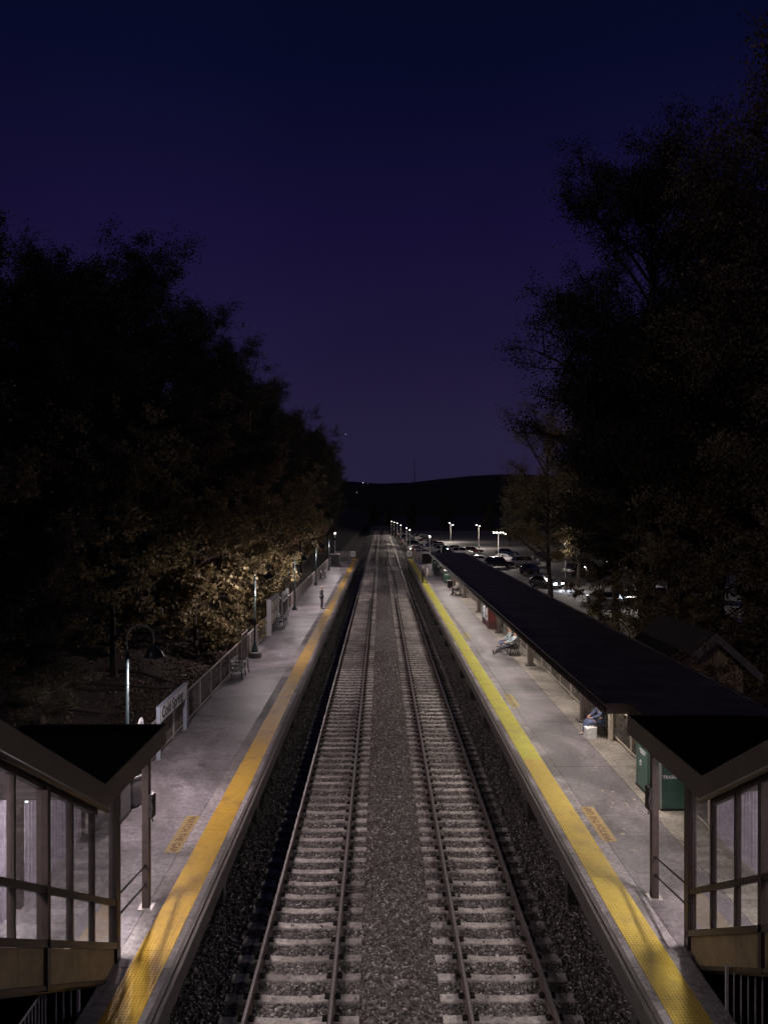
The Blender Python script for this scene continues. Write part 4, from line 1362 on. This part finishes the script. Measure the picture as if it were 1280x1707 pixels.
def tree_proto(seed, H, Rc, base, limbs, sub, twigs, nleaf, lsize, m_leaf, droop=.0, shape='oval', trunk_r=None, spread=.45, bare=.15):
    rr = random.Random(seed)
    rl = np.random.default_rng(seed)
    b = MB()
    tr = trunk_r or H * .016
    tp = [Vector((0, 0, -.4))]
    x = y = 0
    K = 8
    for i in range(1, K + 1):
        x += rr.uniform(-.03, .03) * H * .35; y += rr.uniform(-.03, .03) * H * .35
        tp.append(Vector((x, y, H * .93 * i / K)))
    b.tube(tp, [tr * (1.25 if i == 0 else (1 - .88 * i / K)) + .01 for i in range(K + 1)], 7)
    def tpos(t_):
        f = t_ * K; i = min(int(f), K - 1); return tp[i].lerp(tp[i + 1], f - i)
    pts = []
    for i in range(limbs):
        t_ = base + (1 - base) * (i + rr.random() * .8) / limbs
        t_ = min(t_, .98)
        u = (t_ - base) / (1 - base)
        if shape == 'oval': rad = Rc * (math.sin(math.pi * min(1, .16 + .80 * u)) ** .7)
        elif shape == 'cone': rad = Rc * (1.02 - .85 * u)
        else: rad = Rc * (.7 + .5 * math.sin(math.pi * u)) * (1 - .3 * u)
        rad *= rr.uniform(.62, 1.15)
        az = i * 2.399 + rr.uniform(-.5, .5)
        p0 = tpos(t_)
        el = rr.uniform(.15, .75) if u < .7 else rr.uniform(.6, 1.2)
        d = Vector((math.cos(az) * math.cos(el), math.sin(az) * math.cos(el), math.sin(el)))
        L = rad / max(.45, math.cos(el))
        n_ = 5
        lp = [p0]
        for k in range(1, n_ + 1):
            d2 = d + Vector((rr.uniform(-.22, .22), rr.uniform(-.22, .22), rr.uniform(-.15, .15) - droop * k))
            lp.append(lp[-1] + d2.normalized() * L / n_)
        r0 = tr * (1 - .8 * t_) * .55 + .012
        b.tube(lp, [r0 * (1 - .8 * k / n_) + .006 for k in range(n_ + 1)], 5, False)
        for j_ in range(sub):
            f = .25 + .75 * (j_ + rr.random()) / sub
            ii = min(int(f * n_), n_ - 1)
            q0 = lp[ii].lerp(lp[ii + 1], f * n_ - ii)
            d3 = (d * .6 + Vector((rr.uniform(-1, 1), rr.uniform(-1, 1), rr.uniform(-.5, .8) - droop))).normalized()
            L2 = L * rr.uniform(.22, .48) * (1.15 - .5 * f)
            mid = q0 + d3 * L2 * .5 + Vector((rr.uniform(-.1, .1), rr.uniform(-.1, .1), rr.uniform(-.1, .15))) * L2
            q1 = q0 + d3 * L2
            b.tube([q0, mid, q1], [r0 * .35 + .004, r0 * .2 + .004, .004], 4, False)
            for w in range(twigs):
                f2 = rr.uniform(.2, 1.05)
                c0 = (q0.lerp(mid, f2 * 2) if f2 < .5 else mid.lerp(q1, (f2 - .5) * 2))
                d4 = (d3 * .5 + Vector((rr.uniform(-1, 1), rr.uniform(-1, 1), rr.uniform(-.7, .8) - droop))).normalized()
                L3 = L2 * rr.uniform(.25, .6) + .15
                c1 = c0 + d4 * L3
                b.tube([c0, c1], [.006 + r0 * .08, .003], 3, False)
                if rr.random() > bare:
                    pts.append((c0, c1))
    T = b.mesh('trunk', M['bark'])
    per = max(1, nleaf // max(1, len(pts)))
    A = np.array([p[0][:] for p in pts]); B_ = np.array([p[1][:] for p in pts])
    t_ = rl.uniform(.15, 1.15, (len(pts), per, 1))
    P = A[:, None, :] * (1 - t_) + B_[:, None, :] * t_ + rl.normal(0, spread * .5, (len(pts), per, 3)) * np.array([1, 1, .8])
    P = P.reshape(-1, 3)
    return T, leaf_cloud(P, lsize, m_leaf)

PT = {}
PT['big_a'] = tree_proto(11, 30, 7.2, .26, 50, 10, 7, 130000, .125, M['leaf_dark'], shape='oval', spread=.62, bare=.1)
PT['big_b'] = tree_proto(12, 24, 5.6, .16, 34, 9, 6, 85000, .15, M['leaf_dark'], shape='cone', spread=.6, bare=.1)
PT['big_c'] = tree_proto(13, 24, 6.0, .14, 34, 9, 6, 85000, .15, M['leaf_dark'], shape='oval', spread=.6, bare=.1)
PT['gold'] = tree_proto(14, 8.5, 3.4, .12, 22, 7, 5, 15000, .21, M['leaf_gold'], droop=.10, shape='round', spread=.28, bare=.1)
PT['olive'] = tree_proto(15, 12, 3.8, .14, 24, 7, 5, 17000, .19, M['leaf_olive'], droop=.04, shape='oval', spread=.33, bare=.2)
PT['brown'] = tree_proto(16, 13, 3.6, .16, 22, 7, 5, 9000, .19, M['leaf_brown'], shape='oval', spread=.35, bare=.4)
PT['lacy'] = tree_proto(17, 22, 5.5, .28, 30, 9, 6, 45000, .125, M['leaf_olive'], shape='round', spread=.55, bare=.2)
PT['shrub'] = tree_proto(18, 3.6, 2.2, .04, 18, 6, 4, 5500, .19, M['leaf_gold'], droop=.12, shape='round', spread=.22, bare=.05, trunk_r=.06)

def tree(kind, x, y, lab, sc=1.0, rz=None, group=None, z=None, cat='tree', name='tree', zs=None):
    zz = ground_z(x, y) if z is None else z
    T = empty(name, (x, y, zz - .1), random.uniform(0, 6.28) if rz is None else rz, lab, cat, group)
    T.scale = (sc, sc, zs or sc)
    link('trunk', PT[kind][0], T); link('foliage', PT[kind][1], T)
    return T

# left bank: tall dark row
gl_ = 'tall dark trees on the left bank'
ll_ = 'tall black tree in the dense dark row on the left bank'
y = 23
i = 0
while y < 185:
    x = -14.8 - random.uniform(0, 2.2)
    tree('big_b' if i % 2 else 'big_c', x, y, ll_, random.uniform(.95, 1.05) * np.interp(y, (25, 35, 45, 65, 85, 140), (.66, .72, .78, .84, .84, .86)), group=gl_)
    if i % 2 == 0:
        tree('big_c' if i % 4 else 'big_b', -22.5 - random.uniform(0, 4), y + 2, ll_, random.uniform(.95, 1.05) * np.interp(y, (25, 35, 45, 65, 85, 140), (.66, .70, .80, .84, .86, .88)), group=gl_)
    y += 5.2 + y * .03; i += 1
for (x, y, sc) in ((-13.5, 20, .60), (-14.0, 30, .62), (-10.8, 118, .6), (-11, 135, .7), (-12, 155, .8), (-16, 215, .85), (-18, 250, .85), (-18, 290, .8), (-20, 330, .8)):
    tree('big_b' if y < 60 else 'big_c', x, y, ll_, sc, group=gl_)
# lit foliage on the left, near the fence
tree('gold', -9.9, 40.3, 'golden leaved tree lit by the second lamp, behind the bench on the left', .92, 1.0)
tree('shrub', -9.2, 42.5, 'low golden bush behind the fence between gate panel and noticeboard', .95, 2.0, cat='bush', name='bush')
tree('gold', -9.9, 60.0, 'golden leaved tree lit behind the noticeboard and second name sign', .88, 2.2)
tree('shrub', -8.9, 55.5, 'low golden bush hanging over the fence behind the second name sign', .9, .6, cat='bush', name='bush')
tree('olive', -11.6, 32.5, 'dim olive leaved tree over the bench, left of the golden tree', .80, 3.0)
tree('brown', -12.0, 50.0, 'tall thin brown tree rising behind the golden trees', 1.02, .4)
tree('brown', -10.6, 74.0, 'reddish brown tree beyond the noticeboard, behind the third lamp', .95, 1.4)
tree('olive', -9.7, 92.0, 'pale brown tree at the far end of the left fence', .92, 2.9)
tree('brown', -9.9, 104.0, 'leafy tree beside the dark cabinet at the far end of the left platform', .8, 4)
tree('olive', -12.6, 26.5, 'dim leafy tree nearest the left stair roof, behind the first lamp', .72, 4.0)
tree('big_c', -10.6, 23.5, 'small dark leaved tree behind the near name sign on the left bank', .26, 1.0)
tree('olive', -13.0, 42.0, 'dim olive tree deep behind the golden tree on the left bank', .9, 5)

# right side
tree('big_a', 13.6, 38, 'tallest tree on the right, its crown reaching the top right of the picture', .86, 2.6, zs=.88)
tree('lacy', 16.8, 33.5, 'tall lacy tree at the right edge with sky showing through its crown', .98, 2.0, zs=1.1)
tree('big_a', 20.5, 45, 'broad dark tree behind the tallest one on the right', .8, 2.5)
tree('lacy', 17.6, 56, 'lacy tree with a forked trunk standing at the near edge of the car park', .85, 4.4)
tree('lacy', 16.0, 70, 'leaning leafy tree whose crown juts left into the sky', .78, 3.1)
tree('lacy', 19.5, 34.5, 'very tall dark tree at the extreme right edge, reaching the upper corner', 1.1, 4.0, zs=1.22)
tree('big_a', 17.8, 44, 'dense dark tree filling the gap behind the tallest tree on the right', .70, 1.2)
tree('big_a', 14.6, 41.5, 'dense dark tree directly behind the tallest tree on the right', .66, 5.0)
tree('big_a', 20.5, 40, 'dense dark tree low at the right edge, behind the wooden shed', .70, 5.5)
tree('big_a', 25.0, 64, 'dark tree standing inside the car park on the right', .75, 5.2)
tree('olive', 14.6, 27.0, 'low olive leaved tree right of the wooden shed', .62, 1.0)
tree('brown', 10.15, 22.6, 'slim leafy tree close in front of the wooden shed', .36, 2.0, z=-.2)
tree('brown', 15.5, 34, 'brown leaved small tree behind the wooden shed', .75, 2.0)
tree('olive', 12.6, 31.5, 'olive leaved tree just behind the wooden shed, above the canopy roof', .62, 5.0)
tree('olive', 14.3, 37.0, 'dim olive tree in front of the parked cars on the right', .66, 0.5)
tree('olive', 17.5, 31, 'olive leaved tree at the right edge beyond the canopy roof', .85, 3.0)
tree('olive', 12.3, 41, 'small tree between the canopy roof and the parked cars', .52, 4.0)
tree('lacy', 24, 90, 'leafy tree beside the multi headed car park lamp', .62, 1.0)
tree('big_c', 33, 105, 'round dark tree at the far right of the car park', .75, 1.0)
for i, (x, y, sc) in enumerate(((36, 150, .55), (42, 165, .7), (48, 150, .85), (33, 190, .45), (42, 215, .5), (50, 240, .6), (38, 260, .5), (26, 300, .5), (54, 190, .7), (14, 330, .5), (4, 345, .45), (-3, 350, .45))):
    tree('big_c' if i % 2 else 'big_b', x, y, 'dark tree in the wood behind the far car park', sc, group='trees beyond the car park')

# leaf litter and fallen branches on the left bank
N = 16000
x = -7.3 - rng.gamma(1.6, 2.0, N); y = rng.uniform(17, 62, N)
keep = x > -16
x = x[keep]; y = y[keep]
z = np.array([ground_z(a, c) for a, c in zip(x, y)]) + .02
lit = link('leaf_litter', leaf_cloud(np.stack([x, y, z], 1), .13, M['litter']))
tag(lit, 'fallen leaves lying on the bank behind the left fence', None, kind='stuff')
for i, pts in enumerate((((-12.6, 30.2), (-11.2, 30.8), (-9.9, 32.2), (-8.7, 33.3)), ((-12.2, 32.2), (-10.9, 33.6), (-9.6, 34.0), (-8.2, 33.0)), ((-11.5, 26.8), (-10.2, 28.0), (-8.8, 29.6), (-7.9, 30.2)))):
    b = MB(); P3 = [(a, c, ground_z(a, c) + .12 + .12 * math.sin(k * 1.7 + i)) for k, (a, c) in enumerate(pts)]
    b.tube(P3, [.09, .075, .055, .03], 7)
    o = b.build('fallen_branch', M['bark'], smooth=True)
    tag(o, ['long fallen branch curving across the leaf litter behind the left fence', 'arched fallen branch lying beyond the first one on the left bank', 'short fallen branch nearest the name sign on the left bank'][i], 'branch')
# ferns / undergrowth
N = 5000
x = rng.uniform(9.2, 14, N); y = rng.uniform(19, 44, N); z = rng.uniform(-.1, .5, N)
tag(link('undergrowth', leaf_cloud(np.stack([x, y, z], 1), .16, M['leaf_olive'])), 'low weeds and brush behind the right platform', None, kind='stuff')

# pale leaves on the right platform
lm = leaf_cloud(np.array([[0, 0, 0]]), .16, M['pale_leaf'], 'fallen_leaf')
me = bpy.data.meshes.new('fallen_leaf')
me.from_pydata([(-.07, 0, 0), (-.02, -.045, .008), (.05, -.03, .004), (.09, 0, .012), (.04, .04, .002), (-.03, .04, .010)], [], [(0, 1, 2, 3, 4, 5)])
me.materials.append(M['pale_leaf'])
rp = random.Random(3)
for k in range(18):
    if k < 9: x, y = rp.gauss(6.0, .35), rp.gauss(19.3, .7)
    elif k < 13: x, y = rp.uniform(6.0, 7.0), rp.uniform(21.5, 23)
    else: x, y = rp.uniform(5.6, 7.2), rp.uniform(14.5, 18)
    o = link('fallen_leaf', me, None, (x, y, PZ + .006)); o.rotation_euler = (rp.uniform(-.1, .1), 0, rp.uniform(0, 6.28)); o.scale = (rp.uniform(.5, 1.0),) * 3
    tag(o, 'pale dry leaf lying on the right platform near the bins', 'leaf', 'dry leaves on the right platform')

# ================================================================== WOODEN SHED (right)
SH = empty('wooden_shed', (9.7, 24.0, -.2), 0, 'wooden board shed with a gable roof behind the right canopy', 'shed')
MB().box(0.02, 1.98, .03, 4.0, 0, 4.1).build('wall', M['boards'], SH)
w = 2.0 / 8
for i in range(8):
    xa = i * w; xm = (xa + w / 2); top = 4.2 + (1.0 - abs(xm - 1.0)) * .95
    MB().box(xa + .006, xa + w - .006, 0, .028, 0, top).build('board', M['boards'], SH)
    MB().box(xa - .02, xa + .02, -.02, -.001, 0, top - .02).build('batten', M['boards'], SH)
for i in range(14): MB().box(2.001, 2.025, .02 + i * .285, .29 + i * .285, 0, 4.2).build('board', M['boards'], SH)
b = MB()
for s_ in (0, 1):
    xa, xb = (1.0, 2.45) if s_ else (-.45, 1.0)
    za, zb = (5.25, 3.95) if s_ else (3.95, 5.25)
    b.add([(xa, -.35, za), (xb, -.35, zb), (xb, 4.3, zb), (xa, 4.3, za), (xa, -.35, za + .1), (xb, -.35, zb + .1), (xb, 4.3, zb + .1), (xa, 4.3, za + .1)], BOXF)
b.build('roof', M['shingle'], SH)
b = MB()
b.add([(1.0, -.40, 5.08), (2.48, -.40, 3.76), (2.48, -.353, 3.76), (1.0, -.353, 5.08), (1.0, -.40, 5.37), (2.48, -.40, 4.05), (2.48, -.353, 4.05), (1.0, -.353, 5.37)], BOXF)
b.add([(-.48, -.40, 3.76), (1.0, -.40, 5.08), (1.0, -.353, 5.08), (-.48, -.353, 3.76), (-.48, -.40, 4.05), (1.0, -.40, 5.37), (1.0, -.353, 5.37), (-.48, -.353, 4.05)], BOXF)
b.build('verge_board', mat('grey_verge', (.26, .24, .22), .7, .2, 6), SH)

# ================================================================== CARS
def car_proto(kind, col, name, lights=False):
    C = empty('parked_car' if not lights else 'waiting_car', (0, 0, 0), 0, None, 'car')
    L, Wd, Hh = {'sedan': (4.6, .90, 1.42), 'suv': (4.6, .93, 1.72), 'van': (4.9, .96, 1.85)}[kind]
    pm = mat('car_paint_' + name, col, .25, .05, 3, coat=.6, metal=.2)
    # body stations along Y (front = -Y)
    zs_ = {'sedan': [(-.5, .30, .55, .78), (-.46, .24, .70, .90), (-.30, .2, .84, 1), (-.18, .2, .90, 1), (.24, .2, .93, 1), (.40, .22, .95, .98), (.47, .28, .88, .92), (.5, .34, .66, .86)],
           'suv': [(-.5, .34, .66, .82), (-.46, .28, .86, .92), (-.30, .24, .98, 1), (-.2, .24, 1.02, 1), (.3, .24, 1.05, 1), (.45, .26, 1.05, .97), (.5, .36, .95, .90)],
           'van': [(-.5, .34, .7, .84), (-.45, .28, .9, .95), (-.34, .24, 1.05, 1), (-.2, .24, 1.08, 1), (.3, .24, 1.1, 1), (.46, .26, 1.1, .98), (.5, .36, 1.0, .92)]}[kind]
    b = MB(); n = 8
    for f, z0, z1, wf in zs_:
        w_ = Wd * wf; y_ = f * L
        b.v += [(-w_ * .9, y_, z0), (w_ * .9, y_, z0), (w_, y_, z0 + .15), (w_ * 1.0, y_, (z0 + z1) / 2), (w_ * .9, y_, z1), (-w_ * .9, y_, z1), (-w_ * 1.0, y_, (z0 + z1) / 2), (-w_, y_, z0 + .15)]
    for i in range(len(zs_) - 1):
        for k in range(n):
            a = i * n + k; c = i * n + (k + 1) % n
            b.f.append((a, c, c + n, a + n))
    b.f.append(tuple(reversed(range(n)))); b.f.append(tuple((len(zs_) - 1) * n + k for k in range(n)))
    b.build('body', pm, C, smooth=False, bevel=0)
    zb = {'sedan': .90, 'suv': 1.0, 'van': 1.05}[kind]
    y0, y1, y2, y3 = {'sedan': (-.22, -.06, .24, .42), 'suv': (-.22, -.10, .38, .47), 'van': (-.34, -.18, .42, .47)}[kind]
    w0, w1 = Wd * .88, Wd * .70
    G = MB(); G.add([(-w0, y0 * L, zb), (w0, y0 * L, zb), (w0, y3 * L, zb), (-w0, y3 * L, zb), (-w1, y1 * L, Hh - .05), (w1, y1 * L, Hh - .05), (w1, y2 * L, Hh - .05), (-w1, y2 * L, Hh - .05)], BOXF)
    G.build('window_glass', M['car_glass'], C)
    MB().add([(-w1 - .015, y1 * L - .03, Hh - .05), (w1 + .015, y1 * L - .03, Hh - .05), (w1 + .015, y2 * L + .03, Hh - .05), (-w1 - .015, y2 * L + .03, Hh - .05),
              (-w1 + .08, y1 * L + .06, Hh), (w1 - .08, y1 * L + .06, Hh), (w1 - .08, y2 * L - .06, Hh), (-w1 + .08, y2 * L - .06, Hh)], BOXF).build('roof', pm, C)
    for s_ in (-1, 1):
        b = MB()
        for (ya, yb_) in ((y0, y1), (y3, y2)):
            b.tube([(s_ * (w0 + .0), ya * L, zb), (s_ * (w1 + .01), yb_ * L, Hh - .04)], .035, 5)
        ym = (y1 + y2) / 2
        b.tube([(s_ * (w0 + .003), ym * L, zb), (s_ * (w1 + .01), ym * L, Hh - .04)], .03, 5)
        b.build_each('pillar', pm, C)
        MB().box(min(s_ * Wd * .98, s_ * (Wd + .12)), max(s_ * Wd * .98, s_ * (Wd + .12)), y0 * L + .25, y0 * L + .38, zb, zb + .14).build('mirror', pm, C)
    for s_ in (-1, 1):
        for f in (-.31, .30):
            b = MB(); b.tube([(s_ * (Wd - .20), f * L, .33), (s_ * (Wd + .012), f * L, .33)], .33, 14)
            t_ = b.build('wheel', M['black'], C)
            b = MB(); b.tube([(s_ * (Wd + .0125), f * L, .33), (s_ * (Wd + .02), f * L, .33)], .20, 10); b.build('rim', M['galv'], t_)
        b = MB(); b.box(s_ * Wd * .6 - .17, s_ * Wd * .6 + .17, -.5 * L - .02, -.47 * L, .60, .73)
        b.build('headlight', M['beam'] if lights else M['lens'], C)
        b = MB(); b.box(s_ * Wd * .66 - .15, s_ * Wd * .66 + .15, .485 * L, .5 * L + .015, .72, .85); b.build('tail_light', M['tail'], C)
    MB().box(-.25, .25, -.5 * L - .025, -.5 * L + .01, .42, .53).build('number_plate', M['white'], C)
    MB().box(-Wd * .5, Wd * .5, -.5 * L - .012, -.5 * L + .02, .56, .66).build('grille', M['black'], C)
    return C
M['car_glass'] = mat('dark_car_glass', (.012, .012, .016), .06, spec=.8)
M['beam'] = emis('lit_headlight', (.72, .82, 1.0), 60)
M['lens'] = mat('headlight_lens', (.55, .55, .58), .15)
M['tail'] = mat('tail_lens', (.25, .02, .02), .25)
CP = {}
for kind, nm, col in (('sedan', 'white', (.60, .59, .60)), ('sedan', 'black', (.02, .02, .024)), ('sedan', 'silver', (.34, .33, .35)), ('suv', 'black', (.022, .02, .022)), ('suv', 'silver', (.38, .36, .36)),
                      ('suv', 'white', (.55, .53, .53)), ('sedan', 'red', (.16, .03, .03)), ('sedan', 'blue', (.03, .05, .11)), ('van', 'grey', (.2, .19, .2))):
    c = car_proto(kind, col, nm + kind); CP[(kind, nm)] = [c, kid_map(c), False]
def car(kind, nm, x, y, rz, lab, group=None):
    c, m_, used = CP[(kind, nm)]
    if not used: o = c; CP[(kind, nm)][2] = True
    else: o = copy_tree(c, None, m_)
    o.location = (x, y, -.12); o.rotation_euler = (0, 0, rz); o['label'] = lab
    if group: o['group'] = group
    elif 'group' in o: del o['group']
    return o
g_ = 'cars in the car park'
car('sedan', 'white', 17.2, 128, R(80), 'white saloon behind the canopy, just left of the black four by four')
car('suv', 'black', 19.0, 119, R(95), 'black four by four behind the canopy roof, nearest of its group')
car('sedan', 'silver', 22.0, 132, R(70), 'silver saloon behind the broadside pale four by four')
car('suv', 'silver', 23.6, 121, R(97), 'pale silver four by four parked broadside below the multi headed lamp')
car('sedan', 'black', 21.7, 108, R(150), 'black saloon left of the car with lit headlights')
car('suv', 'white', 16.5, 150, R(85), 'pale four by four far behind the canopy end')
car('sedan', 'red', 19.5, 158, R(85), 'dull red saloon in the far part of the car park')
car('sedan', 'silver', 16.8, 165, R(90), 'silver saloon farther off behind the canopy end')
car('sedan', 'blue', 25.5, 150, R(90), 'dark blue saloon in the far right of the car park')
car('suv', 'black', 29.5, 133, R(80), 'black four by four standing under the trees at the far right')
for i, (k_, nm, x, y) in enumerate((('sedan', 'silver', 21.5, 72), ('sedan', 'black', 24.3, 73), ('suv', 'silver', 27.0, 73.5), ('sedan', 'white', 29.6, 74), ('suv', 'black', 32.4, 74.6), ('sedan', 'silver', 26.5, 61), ('sedan', 'black', 24.8, 52.5), ('suv', 'white', 28.3, 66.5))):
    car(k_, nm, x, y, R(random.uniform(165, 195)), '%s %s seen between the right trunks, %s' % (nm, {'sedan': 'saloon', 'suv': 'four by four'}[k_], ['leftmost of the row', 'second from the left of the row', 'third from the left of the row', 'fourth from the left of the row', 'rightmost of the row', 'in front of the row', 'nearest to the canopy', 'in the second row'][i]))
# behind the waiting car
for i, (k_, nm, x, y) in enumerate((('suv', 'black', 27.0, 104), ('sedan', 'silver', 30.0, 106), ('van', 'grey', 33.2, 107), ('sedan', 'black', 36.5, 108))):
    car(k_, nm, x, y, R(180 + random.uniform(-8, 8)), '%s %s behind the car with lit headlights, %s' % (nm, {'sedan': 'saloon', 'suv': 'four by four', 'van': 'van'}[k_], ['first from the left', 'second from the left', 'third from the left', 'last on the right'][i]))
wc = car_proto('sedan', (.05, .05, .06), 'dusk', True)
wc.location = (19.6, 88, -.12); wc.rotation_euler = (0, 0, R(28)); wc['label'] = 'dark car with its bluish headlights on, facing the camera in the car park'
for s_ in (-1, 1):
    lamp_light('headlight_glow', 'SPOT', (s_ * .55, -2.4, .66), 600, (.75, .84, 1), wc, .05, rot=(R(80), 0, R(180)), spot=R(75))
# far row along the line
kinds = [('sedan', 'silver'), ('sedan', 'black'), ('suv', 'black'), ('sedan', 'white'), ('suv', 'silver'), ('sedan', 'blue'), ('sedan', 'red'), ('suv', 'white')]
for i in range(26):
    y_ = 136 + i * 5.6
    k_, nm = kinds[(i * 5 + 2) % 8]
    car(k_, nm, 8.2 + random.uniform(-.3, .3), y_, R(90 + random.uniform(-5, 5)), 'car in the long parked row beyond the right platform, under the string of lamps', 'cars parked along the line')
for i in range(14):
    y_ = 150 + i * 8
    k_, nm = kinds[(i * 3 + 1) % 8]
    car(k_, nm, 12.6 + random.uniform(-.3, .3), y_, R(-90 + random.uniform(-5, 5)), 'car in the second far row beyond the right platform', 'cars in the second far row')

# ================================================================== CAR PARK LAMPS
def lot_lamp(x, y, h, heads, lab, power=900, group=None):
    L = empty('car_park_lamp', (x, y, -.12), 0, lab, 'street lamp', group)
    b = MB(); b.lathe([(.16, 0), (.16, .5), (.085, .52), (.05, h)], n=8); b.build('post', M['lot_post'], L, smooth=True)
    for (dx, dy, dz) in heads:
        if abs(dx) > .3:
            b = MB(); b.tube([(0, 0, h - .05 + dz), (dx * .8, dy, h + dz)], .035, 5); b.build('arm', M['galv'], L)
        hd_ = MB().box(dx - .17, dx + .17, dy - .12, dy + .12, h + dz, h + dz + .10).build('lamp_head', M['lot_post'], L, bevel=.02)
        b = MB(); b.lathe([(.03, -.10), (.08, -.07), (.10, -.02), (.08, .0)], n=10)
        b.v = [(p[0] + dx, p[1] + dy, p[2] + h + dz - .003) for p in b.v]
        b.build('lens', M['bulb_lot'], hd_, smooth=True)
    lamp_light('lamp_glow', 'POINT', (-.9, -1.2, h - .5), power * 2.2, LC_LOT, L, .3)
lot_lamp(20.6, 130, 5.3, [(-.85, 0, 0), (-.3, -.1, 0), (.35, 0, 0), (.85, 0, 0), (1.3, .3, -.25)], 'car park lamp with a cluster of heads above the parked cars', 1100)
lot_lamp(20.3, 215, 5.3, [(-.35, 0, .2), (.7, .2, -.35)], 'two headed car park lamp, leftmost of the three beyond the canopy', 1300)
lot_lamp(23.8, 180, 5.4, [(-.6, 0, .2), (.3, .2, -.1)], 'two headed car park lamp, middle one beyond the canopy', 1100)
lot_lamp(26.6, 78, 5.3, [(-.75, 0, 0), (-.2, 0, .05), (.35, 0, 0), (.8, 0, -.05)], 'car park lamp glowing through the trees on the right', 650)
lot_lamp(22.5, 90.5, 5.1, [(0, 0, 0)], 'single car park lamp half hidden in the leaves', 160)
for i, (px, py) in enumerate(((652.7, 867.7), (657, 869), (662, 870.5), (668, 873.6), (677.7, 878), (683, 881))):
    h_ = 3.75
    Y_ = h_ * 1240 / (py - 850); X_ = h_ * (px - 634) / (py - 850)
    lot_lamp(X_, Y_, 5.2, [(0, 0, 0)], 'lamp in the string of small round lamps beyond the right platform', 260 if i < 5 else 130, 'string of lamps beyond the right platform')

# ================================================================== FAR THINGS
MA = MB().tube([(0, 0, 0), (0, 0, 62)], [1.1, .35], 6).build('radio_mast', M['hill'], loc=(57 / 1240 * 1480, 1480, CZ + 40))
tag(MA, 'thin radio mast rising from the far hill', 'mast')
st_ = bpy.data.meshes.new('star')
bm = bmesh.new(); bmesh.ops.create_icosphere(bm, subdivisions=1, radius=1.6); bm.to_mesh(st_); bm.free()
st_.materials.append(emis('star_light', (.8, .85, 1), 1.2))
tag(link('star', st_, None, ((576 - 634) / 1240 * 4000, 4000, CZ + (850 - 724) / 1240 * 4000)), 'single bright star low in the sky above the tracks', 'star')
dl = bpy.data.meshes.new('bulb')
bm = bmesh.new(); bmesh.ops.create_icosphere(bm, subdivisions=1, radius=.5); bm.to_mesh(dl); bm.free()
dl.materials.append(emis('house_lamp_light', (1, .95, .85), 2.5))
for i, (px, py, Y_, sc, lb) in enumerate(((605, 805, 1150, 1.0, 'tiny white house lamp highest on the far hill'), (613, 806, 1150, .5, 'faint house lamp right of the highest one on the hill'), (595, 821, 1150, .7, 'small house lamp lower on the far hill'))):
    D = empty('house_lamp', ((px - 634) / 1240 * Y_, Y_, CZ + (850 - py) / 1240 * Y_ - 2), 0, lb, 'lamp')
    MB().box(-.15, .15, -.15, .15, -8, 1.6).build('pole', M['hill'], D)
    o = link('bulb', dl, D, (0, -.3, 2)); o.scale = (sc,) * 3

bpy.context.view_layer.update()
